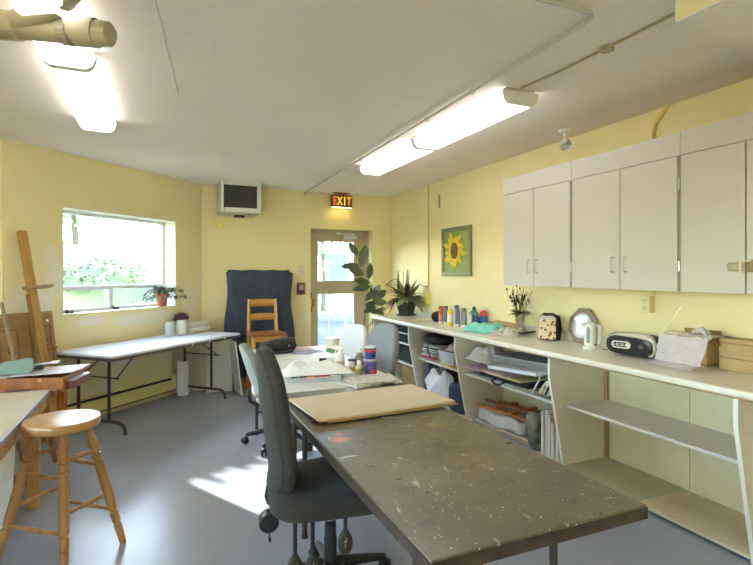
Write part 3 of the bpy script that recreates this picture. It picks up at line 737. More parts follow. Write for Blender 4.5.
# white table beyond it
r = E('craft_table', 'white topped table covered with clutter beyond the stained table', 'table', (1.08, 3.85, 0))
M_wtop = mat('worn white table top', (226, 225, 216), .4, vary=((212, 210, 200), 5.))
O('tabletop', G().box(-.385, -.885, .705, .385, .885, .74), M_wtop, r, bevel=.004)
O('edge_band', G().box(-.387, -.888, .706, .387, .888, .73), mat('grey edge band', (150, 148, 140), .5), r)
for y in (-.7, .7):
    for x in (-.3, .3):
        g = G(); g.rod((x, y, 0), (x, y, .705), .015); g.rod((x, y, 0), (x, y, .02), .019); O('leg', g, M_tleg, r)
    g = G(); g.rod((-.3, y, .2), (.3, y, .2), .009); O('leg_brace', g, M_tleg, r)

# grey boards on the stained table
def board(name, c, w, d, z0, z1, m, rz, label, cat='board', grp=None):
    return tag(O(name, G().box(-w/2, -d/2, 0, w/2, d/2, z1-z0), m, loc=(c[0], c[1], z0), rz=rz, bevel=.001), label, cat, grp)
cc = (1.053, 2.52); cr = R(4.5)
board('portfolio', (1.02, 2.545), .76, .44, .7405, .7465, mat('black portfolio', (52, 48, 44), .5), R(3.2), 'dark thin portfolio lying under the tan boards on the stained table', 'folder')
board('corrugated_board', (1.08, 2.495), .75, .44, .747, .7535, M_kraft2, R(3.6), 'brown corrugated cardboard sheet under the tan greyboard on the stained table')
board('greyboard', cc, .79, .455, .754, .7645, M_greyboard, cr, 'large clean tan greyboard sheet on top of the stack on the stained table')

# ------------------------------------------------------------------ office chairs
def office_chair(label, loc, rz, seat_z, back, fab, shell, lean, levers=False, base_r=.30, bar=True, seat=(.265, .25), backx=-.245, trunc=0):
    """faces local +x; back = (bottom z, top z, half width)"""
    r = E('office_chair', label, 'chair', loc, rz, 'office chairs around the tables')
    def sfn(p):
        e = max(0, p.x/seat[0])
        return (p.x, p.y, p.z+.012*(p.y/seat[1])**2*(1 if p.z > 0 else .3)-.03*e**3+(.012*math.sin(p.x*16) if p.z > 0 else 0))
    g = G(); g.pad((0, 0, seat_z-.05), (seat[0], seat[1], .05), (.45, .45), sfn, 40, 16); st = O('seat', g, fab, r)
    g = G(); g.pad((0, 0, seat_z-.085), (seat[0]-.02, seat[1]-.02, .02), (.5, .45)); O('seat_shell', g, shell, st)
    zb, zt, hw = back; hz = (zt-zb)/2; cz = (zt+zb)/2
    def bfn(p, o=0.):
        t = p.z/hz; yy = p.y*(1-.10*max(0, t)**2)
        return (p.x-lean*t-.02*t*t*(1 if t > 0 else .2)+.02*math.exp(-((t+.45)/.3)**2)-.035*((p.y/hw)**2)*-1+o, yy, p.z)
    def plate(hx, kw, kz, o):
        g = G(); sg = lambda w, m_: math.copysign(abs(w)**m_, w); n, nv = 36, 14; rings = []
        for j in range(1, nv):
            ph = -PI/2+PI*j/nv; row = []
            for i in range(n):
                th = 2*PI*i/n
                row.append(g.v(Vector((backx, 0, cz))+Vector(bfn(Vector((hx*sg(math.sin(ph), .55), kw*sg(math.cos(ph), .35)*sg(math.cos(th), .62), kz*sg(math.cos(ph), .35)*sg(math.sin(th), .62))), o))))
            rings.append(row)
        for row, hxx in ((rings[0], -hx), (rings[-1], hx)):
            c = g.v(Vector((backx, 0, cz))+Vector(bfn(Vector((hxx, 0, 0)), o)))
            for i in range(n): g.f([row[i], row[(i+1) % n], c])
        for j in range(len(rings)-1):
            for i in range(n): g.f([rings[j][i], rings[j][(i+1) % n], rings[j+1][(i+1) % n], rings[j+1][i]])
        return g
    b = O('backrest', plate(.038, hw, hz, 0), fab, r)
    O('back_shell', plate(.027, hw-.008, hz-.008, -.026), shell, b)
    if bar:
        g = G(); g.sweep([(backx-.022, 0, zb+.06), (backx-.028, 0, zb+.01), (backx-.02, 0, seat_z-.09), (backx+.03, 0, seat_z-.12), (-.05, 0, seat_z-.115)], [.012, .015, .017, .017, .017], 8); O('back_bar', g, M_black, r)
    g = G(); g.box(-.11, -.09, seat_z-.135, .11, .09, seat_z-.095); O('mechanism', g, M_black, r, bevel=.01)
    g = G(); g.lathe([(.001, .10), (.03, .1), (.03, .26), (.027, .27), (.027, seat_z-.215), (.02, seat_z-.21)], 18); O('gas_cylinder', g, M_black, r)
    g = G(); g.lathe([(.014, seat_z-.22), (.014, seat_z-.13)], 14); O('piston', g, M_chrome, r)
    for k in range(5):
        a = 2*PI*k/5+.35; ca, sa = math.cos(a), math.sin(a)
        g = G(); g.sweep([(0, 0, .135), (.06*ca, .06*sa, .13), (base_r*.6*ca, base_r*.6*sa, .105), (base_r*ca, base_r*sa, .075)], [.034, .03, .022, .016], 10); lg = O('base_leg', g, M_black, r)
        g = G(); g.rod((base_r*ca, base_r*sa, .085), (base_r*ca, base_r*sa, .045), .008)
        tx, ty = -math.sin(a+.7), math.cos(a+.7)
        for s in (-1, 1):
            c = Vector((base_r*ca+.018*math.cos(a+.7), base_r*sa+.018*math.sin(a+.7), .0265)); o2 = Vector((tx, ty, 0))
            g.sweep([c+o2*.008*s, c+o2*.011*s, c+o2*.024*s, c+o2*.027*s], [.02, .0262, .0262, .021], 16)
        g.pad((base_r*ca+.012*math.cos(a+.7), base_r*sa+.012*math.sin(a+.7), .046), (.024, .024, .018), (1, 1), None, 12, 8)
        O('caster', g, M_black, lg)
    if levers:
        M_pad = mat('olive black lever paddle', (52, 48, 36), .4)
        M_mark = mat('pale lever mark', (176, 168, 128), .5)
        for (x, y, z0, z1) in ((-.18, -.20, seat_z-.10, seat_z-.235), (-.11, -.21, seat_z-.10, seat_z-.235), (.03, -.19, seat_z-.10, seat_z-.165)):
            g = G(); g.sweep([(x, y, z0)]+[(x, y, z0+(z1-z0)*t/14) for t in range(1, 15)], [.009]+[.008+.002*(t % 2) for t in range(1, 15)], 10); lv = O('lever', g, M_black, r)
            g = G(); g.pad((x, y, z1-.042), (.031, .011, .056), (.8, .7), lambda p: (p.x*(1.05 if p.z < .01 else max(.35, 1-.012/.04*(p.z-.01)*40)), p.y, p.z)); O('paddle', g, M_pad, lv)
            g = G(); zz = z1-.045; y -= .003
            g.sweep([(x+.006, y-.0085, zz+.018), (x-.001, y-.0095, zz+.006), (x-.003, y-.009, zz-.02)], .0018, 6); g.sweep([(x-.007, y-.009, zz+.008), (x-.001, y-.0095, zz+.004), (x+.006, y-.009, zz+.006)], .0016, 6); O('paddle_mark', g, M_mark, lv)
        g = G(); g.rod((backx-.03, -.10, seat_z-.11), (backx-.03, -.155, seat_z-.115), .04, n=22); g.rod((backx-.01, -.02, seat_z-.11), (backx-.03, -.11, seat_z-.11), .012); O('tilt_knob', g, M_black, r, bevel=.004)
        g = G(); g.sweep([(backx-.03, -.13, seat_z-.15), (backx-.026, -.13, seat_z-.20)], .003, 6); g.rod((backx-.026, -.13, seat_z-.184), (backx-.026, -.13, seat_z-.20), .007, .004); O('pull_cord', g, M_black, r)
    return r
office_chair('dark grey high backed office chair pulled up to the stained table in front', (.70, 2.16, 0), R(-8), .545, (.47, 1.135, .185), M_grey, M_greydark, .022, levers=True, seat=(.28, .25), backx=-.25)
office_chair('light grey low backed office chair at the left side of the white table', (.94, 4.24, 0), R(-7), .47, (.42, .865, .20), mat('olive grey fabric', (134, 136, 126), .95, bump=(400, .1)), M_lightgrey, .055, seat=(.22, .21))
office_chair('mid grey office chair at the right of the white table by the worktop', (1.52, 3.93, 0), R(192), .46, (.42, 1.015, .215), M_midgrey, mat('grey chair shell', (120, 122, 124), .7), .03, seat=(.23, .22), backx=-.26)
office_chair('white covered office chair at the right of the white table nearest the back door', (1.52, 4.62, 0), R(198), .46, (.42, .94, .215), mat('white chair cover', (226, 226, 222), .9, bump=(60, .15)), M_lightgrey, .035, seat=(.23, .22), backx=-.26)

# ------------------------------------------------------------------ turned wooden stool
r = E('wooden_stool', 'round varnished wooden stool with turned legs at the left of the room', 'stool', (-.480, 3.03, 0))
g = G(); g.lathe([(.001, .658), (.165, .658), (.174, .661), (.177, .668), (.177, .696), (.173, .703), (.16, .705), (.001, .701)], 40); O('seat', g, M_stool, r, ang=50)
tops, feet = [], []
for a in (-3, 98, 180, 280):
    ca, sa = math.cos(R(a)), math.sin(R(a)); tops.append(Vector((.115*ca, .115*sa, .658))); feet.append(Vector((.285*ca, .265*sa, 0)))
LP = [(0, .013), (.03, .015), (.17, .0175), (.175, .0135), (.185, .0135), (.19, .0185), (.27, .0195), (.275, .0145), (.29, .0145), (.295, .0205), (.36, .0215), (.5, .021), (.62, .02), (.70, .021), (.705, .0155), (.72, .0155), (.725, .0215), (.76, .0215), (.765, .015), (.78, .015), (.785, .021), (.87, .0195), (.93, .0155), (1, .0135)]
for i in range(4):
    g = G(); g.turned(feet[i], tops[i], [(t, r_*1.14) for t, r_ in LP], 14); O('leg', g, M_stool, r)
SP = [(0, .0065), (.12, .0075), (.3, .009), (.31, .0075), (.36, .0075), (.37, .0105), (.44, .0115), (.5, .0095), (.56, .0115), (.63, .0105), (.64, .0075), (.69, .0075), (.7, .009), (.88, .0075), (1, .0065)]
for i in range(4):
    j = (i+1) % 4
    for z in ((.19, .44) if i % 2 == 0 else (.28, .52)):
        t = z/.658; p, q = feet[i].lerp(tops[i], t), feet[j].lerp(tops[j], t)
        g = G(); g.turned(p, q, [(t, r_*1.25) for t, r_ in SP], 10); O('stretcher', g, M_stool, r)

# ------------------------------------------------------------------ table at the left edge
r = E('drawing_table', 'wooden work table with a pale top and metal edge at the left edge', 'table', (-1.238, 2.996, -.031))
O('tabletop', G().box(-.6, -.8, .712, .57, .77, .738), mat('pale beige table top', (206, 194, 164), .45, vary=((196, 182, 150), 4.)), r, bevel=.002)
g = G(); g.box(.56, -.802, .712, .578, .772, .7405); g.box(-.6, .762, .712, .578, .776, .7405); O('metal_edge', g, mat('pale metal edging', (186, 184, 186), .3, metal=.6), r, bevel=.002)
g = G(); g.box(.535, -.78, .635, .56, .75, .712); g.box(-.56, .725, .635, .5345, .75, .712); g.box(-.56, -.78, .635, .5345, -.755, .712); O('apron', g, M_oak, r)
for x in (-.53, .502):
    for y in (-.722, .692): O('leg', G().box(x-.032, y-.032, .0315, x+.032, y+.032, .712), M_oak, r, bevel=.003)
O('footrail', G().box(-.5, .695, .17, .485, .725, .24), mat('brown rail', (132, 96, 62), .5), r)
g = G(); g.M = Matrix.Rotation(R(-12), 4, 'X'); g.box(-.25, -.008, 0, .25, .008, .52)
tag(O('canvas_panel', g, M_paper, loc=(-1.05, 3.45, .004)), 'white canvas panel leaning under the pale table at the left edge', 'canvas')

# box easel behind it
M_el = wood('orange brown easel wood', (178, 108, 46), (152, 88, 34), .3)
M_ed = wood('dark easel wood', (128, 78, 42), (108, 64, 34), .35)
r = E('box_easel', 'open wooden sketch box easel with drawers behind the pale table', 'easel', (-.85, 4.06, 0), R(-14)); r.scale = (1, 1, .965)
g = G(); g.box(-.30, -.17, .70, .30, -.155, .80); g.box(-.30, .155, .70, .30, .17, .80); g.box(-.30, -.155, .70, -.285, .155, .80); g.box(.285, -.155, .70, .30, .155, .80); g.box(-.285, -.155, .70, .285, .155, .712)
O('box', g, M_el, r, bevel=.003)
g = G(); g.box(-.30, -.215, .695, .27, -.171, .722); O('front_ledge', g, M_el, r, bevel=.004)
g = G(); g.box(-.02, -.222, .7225, .12, -.19, .738); O('sliding_block', g, M_ed, r, bevel=.004)
dw = O('drawer', G().box(.302, -.13, .715, .35, .15, .765), M_ed, r, bevel=.003)
O('drawer_lining', G().box(.302, -.12, .7655, .346, .14, .772), mat('bluish white metal lining', (206, 210, 226), .3), dw)
g = G(); g.M = Matrix.Translation((.12, .02, .812)) @ Matrix.Rotation(R(-3), 4, 'Y'); g.box(-.16, -.15, 0, .22, .15, .006); O('palette', g, mat('white palette', (222, 218, 222), .35, vary=((196, 186, 180), 14.)), r)
g = G(); g.box(-.28, -.15, .801, -.05, .15, .806); O('tray_lid', g, mat('grey lined lid', (186, 186, 180), .4), r)
g = G()
for x in (-.21, .16): g.cb(x, -.173, .785, .022, .005, .022)
O('latch', g, mat('brass latch', (196, 168, 110), .3, metal=1), r)
for a, b in (((.27, -.12, .70), (.33, -.19, 0)), ((-.27, -.12, .70), (-.36, -.25, 0)), ((0, .14, .70), (-.02, .45, 0))):
    g = G(); d = Vector(b)-Vector(a); g.sweep([a, Vector(a)+d*.5, b], [.032, .027, .018], 4); O('leg', g, M_el, r)
g = G(); g.box(.25, -.15, .55, .298, -.10, .699); O('leg_bracket', g, M_el, r, bevel=.003)
g = G(); g.grid(26, 16, lambda u, v: (-.24+.36*u+.02*math.sin(9*v), .0+.17*(v-.5)*(.6+.5*u)+.03*u, .812+.11*math.sin(PI*v)*(.45+.75*u-.35*u*u)*(.8+.45*nz3(u*4, v*5, 2))))
tag(O('paint_rag', g, mat('sage green rag', (132, 152, 138), .95, bump=(80, .3)), loc=(-.92, 4.05, -.026), rz=R(-14), solid=.004), 'crumpled sage green rag lying on the box easel', 'rag')
g = G(); g.rod((-.12, .02, .0), (.10, -.02, .03), .006); g.rod((.10, -.02, .03), (.15, -.03, .037), .011); 
tag(O('paint_brush', g, M_paper, loc=(-.79, 4.08, .812), rz=R(-14)), 'white handled brush poking out of the green rag', 'brush')
g = G(); g.rod((0, 0, 0), (-.17, .02, .38), .012); g.rod((-.09, .0, 0), (-.26, .02, .42), .014)
# two slats leaning from the easel
for i, (x, lab) in enumerate(((-.98, 'thin grey wooden slat leaning beside the box easel, nearer the post'), (-1.06, 'thin brown wooden slat leaning beside the box easel, at the photo edge'))):
    gg = G(); gg.sweep([(0, 0, 0), (-.30, .30, 1.22)], .013, 4)
    tag(O('wooden_stick', gg, mat('weathered slat %d' % i, ((150, 134, 112), (124, 96, 64))[i], .7), loc=(x+.14, 4.36-.03*i, .012)), lab, 'slat', 'slats leaning by the box easel')
g.bm.free()

# cardboard panel and post against the diagonal wall
dn = Vector((.7071, -.7071, 0)); dt = Vector((.7071, .7071, 0))
def on_diag(s, off): # s from B towards A, off into the room
    p = Vector((B.x, B.y, 0))+dt*s+dn*off; return p
r = E('cardboard_sheet', 'brown flattened cardboard panel with marker writing leaning on the yellow wall', 'cardboard', on_diag(.14, .25), WA, rot=None)
th = R(10)
Mp = Matrix.Rotation(-th, 4, 'X')
g = G(); g.M = Mp; g.box(-.32, -.006, 0, .25, .006, 1.13); O('panel', g, M_kraft2, r)
g = G(); g.M = Mp; 
for x0, x1 in ((-.31, -.07), (.03, .22)):
    g.box(x0, -.0105, .12, x0+.012, -.0065, 1.0); g.box(x1-.012, -.0105, .12, x1, -.0065, 1.0); g.box(x0, -.0105, .985, x1, -.0065, 1.0)
O('fold_line', g, mat('card crease', (134, 102, 60), .9), r)
g = G(); text_into(g, 'L', .16, Mp @ Matrix.Translation((-.13, -.009, .84)) @ Matrix.Rotation(R(90), 4, 'X') @ Matrix.Rotation(R(-10), 4, 'Z'), .001)
M_ink = mat('faded marker ink', (112, 84, 48), .9); O('marker_writing', g, M_ink, r); g = G()
text_into(g, 'VEL', .14, Mp @ Matrix.Translation((.15, -.009, .82)) @ Matrix.Rotation(R(90), 4, 'X') @ Matrix.Rotation(R(6), 4, 'Z'), .001)
O('marker_writing', g, M_ink, r)
g = G(); g.M = Mp; g.rod((.195, -.007, 1.045), (.195, -.011, 1.045), .012); O('label_dot', g, M_paper, r)
r = E('easel_post', 'tall rough wooden post with a small ledge leaning on the yellow wall', 'post', on_diag(.22, .36), WA)
Mp = Matrix.Translation((.01, 0, 0)) @ Matrix.Rotation(R(-9.5), 4, 'X') @ Matrix.Rotation(R(-3.2), 4, 'Y')
g = G(); g.M = Mp; g.box(-.034, -.02, .012, .034, .02, 1.85); O('post', g, wood('rough pine post', (190, 148, 78), (160, 118, 54), .6), r, bevel=.004)
g = G(); g.M = Mp; g.box(-.055, -.02, .012, -.035, .01, 1.3); O('side_batten', g, wood('dark pine batten', (150, 112, 58), (132, 94, 44), .6), r)
g = G(); g.M = Mp; g.box(-.095, -.10, 1.335, .13, -.0205, 1.36); O('ledge', g, wood('grey ledge wood', (168, 146, 104), (150, 128, 90), .6), r, bevel=.004)
# ------------------------------------------------------------------ folding table under the window
FT = R(45.6)
r = E('folding_table', 'white topped folding table with dark steel legs along the wall under the window', 'table', (.219-.27, 5.4645+.27, 0), FT)
# local x along the wall, +y to the wall; front edge at y=-.381
O('tabletop', G().box(-.885, -.378, .718, .91, .362, .74), mat('bluish white table top', (226, 228, 230), .4, vary=((216, 219, 222), 4.)), r, bevel=.002)
g = G(); g.box(-.887, -.38, .69, .912, -.366, .7175); g.box(-.887, .35, .69, .912, .364, .7175); g.box(-.887, -.366, .69, -.873, .35, .7175); g.box(.898, -.366, .69, .912, .35, .7175)
O('apron', g, mat('dark brown apron', (92, 76, 66), .6), r)
g = G()
for x in (.1, .36, .62): g.box(x-.008, -.383, .70, x+.008, -.3785, .742)
O('tape_strip', g, M_paper, r)
for sx, x in ((-1, -.70), (1, .69)):
    for y in (-.13, .26):
        g = G(); g.rod((x, y, .1), (x, y, .69), .0145); O('leg', g, M_blackmetal, r)
    g = G(); g.sweep([(x, -.33, .0), (x, -.325, .05), (x, -.30, .085), (x, -.25, .10), (x, .25, .10), (x, .30, .085), (x, .325, .05), (x, .33, .0)], .0155, 10); O('foot_bar', g, M_blackmetal, r)
    g = G()
    for y in (-.22, .22): g.rod((x, y, .50), (x-sx*.26, y*.8, .69), .007, n=8)
    g.rod((x, -.25, .50), (x, .25, .50), .007); O('leg_brace', g, M_blackmetal, r)
# local to world on this table
def ftp(x, y, z=.7405): 
    p = Matrix.Rotation(FT, 4, 'Z') @ Vector((x, y, 0))
    return (-.051+p.x, 5.7345+p.y, z)
g = G(); g.grid(8, 6, lambda u, v: ((u-.5)*.4, (v-.5)*.19, .0035+.002*nz3(u*5, v*5, 1)))
tag(O('paper_sheet', g, M_paper, loc=ftp(.55, .24), rz=FT, solid=.002), 'sheet of cream paper under the jars on the folding table', 'paper')
def jar(name, x, y, rad, h, m, lid, label, cat='jar'):
    r = E(name, label, cat, ftp(x, y, .7455), FT)
    g = G(); g.lathe([(.001, 0), (rad*.95, 0), (rad, .006), (rad, h*.8), (rad*.86, h*.9), (rad*.86, h*.94)], 22); O('body', g, m, r)
    g = G(); g.lathe([(.001, h*.94), (rad*.92, h*.94), (rad*.92, h), (.001, h)], 22); O('lid', g, lid, r)
    return r
jar('paint_can', .40, .21, .052, .15, mat('pale grey tin', (196, 198, 200), .35), M_paper, 'pale grey can on the folding table beside the white jar', 'can')
jar('white_jar', .56, .19, .058, .16, M_whitepl, M_paper, 'white plastic jar on the folding table beside the book stack')
hts = 0
for i, (w, d, h, m, a, lab) in enumerate([(.27, .19, .024, mat('brown book cover', (142, 92, 60), .6), .1, 'brown bottom book of the stack on the folding table'),
        (.29, .21, .045, mat('cream book cover', (214, 206, 182), .6), -.1, 'thick cream book second in the stack on the folding table'),
        (.24, .18, .026, mat('red book cover', (196, 84, 62), .6), .2, 'red book near the top of the stack on the folding table'),
        (.26, .18, .028, mat('ivory book cover', (226, 218, 200), .6), -.05, 'ivory book on top of the stack on the folding table')]):
    r = E('book', lab, 'book', ftp(.80, .20, .7405+hts), FT+a, 'books on the folding table')
    g = G(); g.box(-w/2, -d/2, 0, w/2, d/2, .003); g.box(-w/2, -d/2, h-.003, w/2, d/2, h); g.box(-w/2, d/2-.003, .003, w/2, d/2, h-.003); O('cover', g, m, r)
    O('pages', G().box(-w/2+.004, -d/2+.004, .0032, w/2-.004, d/2-.0035, h-.0032), M_paper, r); hts += h+.0008
r = E('flower_basket', 'dark purple trailing flowers in a small green pot behind the jars on the folding table', 'flowers', ftp(.64, .31, .7405), FT)
g = G(); g.lathe([(.001, 0), (.04, 0), (.048, .15), (.042, .15), (.04, .13), (.001, .13)], 16); O('pot', g, mat('lime green pot', (158, 190, 50), .4), r)
g = G(); random.seed(3); bush(g, (.04, 0, .18), (.12, .05, .05), 340, .034); O('flowers', g, mat('dark purple petals', (84, 60, 74), .8, vary=((112, 80, 84), 40.)), r)

r = E('paper_roll', 'upright white paper roll on the floor under the folding table', 'roll', (.225, 6.39, 0))
g = G(); g.lathe([(.025, 0), (.066, 0), (.066, .40), (.026, .40)], 24); O('roll', g, M_paper, r)
g = G(); g.lathe([(.018, .0), (.0245, .0), (.0245, .402), (.018, .402)], 18); O('core', g, M_kraft2, r)
# boards stored under the right end of the table
for i, (x, y, w, h, a, tl, m, lab) in enumerate([(.56, 6.56, .34, .62, -6, 12, mat('cream board', (216, 212, 192), .7), 'cream board leaning under the right end of the folding table, behind the others'),
        (.64, 6.44, .30, .63, -8, 9, mat('white board', (222, 220, 206), .7), 'white board leaning under the right end of the folding table, in front'),
        (.30, 6.585, .28, .50, 40, 6, mat('grey white board', (196, 192, 178), .7), 'greyish board leaning behind the paper roll under the folding table')]):
    g = G(); g.M = Matrix.Rotation(R(-tl), 4, 'X'); g.box(-w/2, -.008, 0, w/2, .008, h)
    tag(O('storage_board', g, m, loc=(x-.04*(i == 0)-.03*(i == 2), y-.06+.02*(i == 0)-.04*(i == 2)-.02*(i == 1), .003), rz=R(a)), lab, 'board', 'boards under the folding table')
g = G(); g.M = Matrix.Rotation(R(-7), 4, 'Y'); g.box(-.008, -.15, 0, .008, .15, .64)
tag(O('storage_board', g, mat('pale edge board', (218, 214, 200), .7), loc=(.85, 6.24, .003), rz=R(8)), 'narrow pale board standing on edge beside the dark cloth', 'board', 'boards under the folding table')

# terracotta pot on the sill
def sill(s, y): return Vector((B.x, B.y, 0))+dt*s-dn*y+Vector((0, 0, WZ0+.0045))
r = E('potted_plant', 'small trailing plant in a terracotta pot on the window sill', 'plant', sill(WX1-.175, .05))
g = G(); g.lathe([(.001, 0), (.05, 0), (.064, .105), (.07, .105), (.072, .14), (.064, .14), (.06, .11), (.001, .11)], 22); O('pot', g, mat('terracotta', (178, 96, 70), .8, vary=((164, 84, 58), 14.)), r)
g = G(); random.seed(11); gs = G()
for k in range(52):
    a = rnd(0, 6.28); L = rnd(.12, .26); p0 = Vector((.03*math.cos(a), .03*math.sin(a), .125)); dd = Vector((math.cos(a), math.sin(a), 0)); sd = 1 if dd.dot(-dn) < .5 else .3
    if dd.dot(dt) > .35 and dd.dot(dn) < .55: sd *= .38
    pts = [p0+dd*L*t*sd+Vector((0, 0, .12*math.sin(PI*min(1, t*.9))*(1.1-.3*t)-.03*t)) for t in (0, .25, .5, .75, 1)]
    gs.sweep(pts, [.002, .0018, .0016, .0012, .001], 5)
    for i in range(1, 5):
        for _ in range(2): g.leaf(pts[i], (rnd(-1, 1), rnd(-1, 1), rnd(-.7, .5)), (0, 0, 1), rnd(.04, .065), .024, .3, .2, 3)
O('leaves', g, mat('dusty green leaves', (98, 116, 88), .6, vary=((124, 120, 104), 30.)), r); O('stem', gs, mat('brown stems', (108, 84, 64), .8), r)
for i, (s, y, z, lab) in enumerate([(WX0+.03, .06, .03, 'brown pine cone at the left end of the window sill, nearest the corner'), (WX0+.085, .05, .024, 'small brown pine cone on the window sill, second from the left'), (WX0+.125, .04, .02, 'smallest pine cone on the window sill, third from the left')]):
    g = G(); g.lathe([(.001, 0), (z*.8, .004), (z, z*.7), (z*.7, z*1.4), (z*.2, z*1.9)], 12)
    for k in range(22): 
        a = k*2.4; t = k/22; g.leaf((z*.75*(1-t*.7)*math.cos(a), z*.75*(1-t*.7)*math.sin(a), z*1.7*t+.004), (math.cos(a), math.sin(a), .5), (0, 0, 1), z*.55, z*.5, 0, .1, 2)
    tag(O('pine_cone', g, mat('pine cone brown', (120, 92, 74), .9), loc=sill(s, y)), lab, 'pine cone', 'pine cones on the sill')

# ------------------------------------------------------------------ dark cloth over a board, tall chair
r = E('draped_board', 'tall board against the back wall draped with a dark blue grey cloth', 'screen', (1.165, 6.60, 0))
O('board', G().box(-.38, -.012, .02, .38, .012, 1.47), M_kraft, r)
M_cloth = mat('dark blue grey cloth', (66, 72, 84), .95, vary=((56, 62, 74), 5.), bump=(120, .15))
def cl(u, v):
    x = (u-.5)*.80; hw = .40
    z = 1.488-v*1.38 
    fold = .008*math.sin(u*21+1.2*math.sin(v*3))*min(1, v*2.2)+.018*nz3(u*5, v*3, 2)*min(1, v*3)
    edge = max(0, abs(u-.5)*2-.86)/.14
    x += (.035*v**.6*(1 if u > .5 else -.3)+.02*math.sin(v*9+2*u))*edge+.02*edge*(1 if u > .5 else -1)
    if u > .8: z -= .03*((u-.8)/.2)**2*(1-v)+.22*v*v*((u-.8)/.2)*-.4
    if u < .06: z -= .02*(1-v)
    z += .12*v*v*max(0, (u-.25))*0
    return (x, -.034-.012*v-abs(fold)-.03*(1-edge)*0+edge*.03*(1-v*.5), max(.11, z+.006*math.sin(u*PI*5)))
g = G(); g.grid(72, 44, cl); g.grid(36, 4, lambda u, v: ((u-.5)*.8, -.030+.06*v, 1.491+.004*math.sin(u*20)-.02*(v > .9)))
O('cloth', g, M_cloth, r, solid=.006)
O('base_strip', G().box(-.40, -.05, 0, .40, -.014, .085), M_kraft2, r)

r = E('wooden_chair', 'tall honey coloured ladder back wooden chair before the dark cloth', 'chair', (1.18, 6.22, 0), R(4))
M_ch = wood('golden oak chair', (206, 152, 74), (186, 130, 56), .35)
for x in (-.185, .185):
    g = G(); g.sweep([(x, .16, 0), (x*.97, .15, .4), (x*.95, .155, .72), (x*.9, .19, 1.125)], [.022, .024, .025, .02], 4); O('back_post', g, M_ch, r)
    g = G(); g.sweep([(x*1.1, -.17, 0), (x*1.05, -.165, .69)], [.024, .026], 4); O('leg', g, M_ch, r)
O('seat', G().box(-.215, -.20, .69, .215, .18, .725), wood('reddish seat wood', (168, 104, 58), (146, 84, 44), .35), r, bevel=.01)
O('seat_rail', G().box(-.19, -.185, .63, .19, -.16, .69), M_ch, r)
for z0, z1, dy in ((1.03, 1.12, .188), (.86, .94, .172)):
    g = G(); g.grid(10, 2, lambda u, v: (-.165+.33*u, dy+.02*math.sin(PI*u), z0+(z1-z0)*v+.008*math.sin(PI*u)*(v > .5))); O('back_slat', g, M_ch, r, solid=.016)
for z in (.2, .42):
    g = G(); g.rod((-.195, -.168, z), (.195, -.168, z), .012); g.rod((-.19, -.168, z+.06), (-.18, .157, z+.06), .011); g.rod((.19, -.168, z+.06), (.18, .157, z+.06), .011); O('stretcher', g, M_ch, r)

# ------------------------------------------------------------------ plants at the far end
def at(u, v, y):   # a point at depth y for a picture position
    x_ = (u-376.5)/498; h_ = (272.8-v)/498; a_ = R(23.25)
    d = Vector((x_*math.cos(a_)+math.sin(a_), -x_*math.sin(a_)+math.cos(a_), h_)); return Vector((0, 0, 1.46))+d*(y/d.y)
pr = Vector((2.50, 6.50, 0))
r = E('rubber_plant', 'tall rubber plant with big dark oval leaves in front of the back door', 'plant', pr)
g = G(); g.lathe([(.001, 0), (.11, 0), (.14, .26), (.15, .26), (.15, .29), (.135, .29), (.13, .25), (.001, .25)], 24); O('pot', g, mat('brown plant pot', (110, 82, 64), .6), r)
def zc(u, v): return (335+u/5.95, 235+v/5.95)
YP = 6.3
stem = [zc(238, 560), zc(262, 480), zc(232, 350), zc(210, 285), zc(175, 220), zc(152, 160), zc(137, 112)]
sp = [Vector((0, 0, .24)), Vector((.02, -.05, .6))]+[at(u, v, YP)-pr for u, v in stem[1:]]
g = G(); g.sweep(sp, [.014, .013, .011, .01, .008, .007, .006, .004][:len(sp)], 8)
LV = [((135,122),(88,48),6.2,.42), ((155,190),(182,66),6.25,.45), ((148,182),(46,186),6.2,.36), ((172,236),(84,196),6.1,.5), ((202,262),(212,172),6.25,.42), ((205,284),(120,270),6.25,.45), ((212,306),(112,322),6.15,.4),
      ((246,330),(186,384),6.2,.5), ((252,396),(186,420),6.3,.4), ((244,424),(176,456),6.15,.42), ((285,462),(196,448),6.1,.3), ((242,480),(232,545),6.25,.5), ((232,352),(268,300),6.25,.6), ((240,380),(300,330),6.25,.6),
      ((244,410),(305,395),6.2,.65), ((250,440),(290,478),6.2,.6), ((225,330),(262,412),6.1,.55), ((236,372),(212,318),6.35,.5), ((258,440),(300,440),6.15,.6)]
gl = G()
for (a, b, y, k) in LV:
    p = at(*zc(*a), y)-pr; q = at(*zc(*b), y-.05)-pr; d = q-p; L = d.length
    nr = Vector((-.35, -1, .35))+Vector((rnd(-.3, .3), 0, rnd(-.2, .3)))
    gl.leaf(p, d, nr, L*1.04, L*k*1.05, .06, .12, 8)
O('leaves', gl, mat('dark rubber leaf', (70, 84, 58), .35, vary=((92, 104, 76), 6.)), r)
O('stem', g, mat('pale plant stem', (160, 150, 124), .7), r)

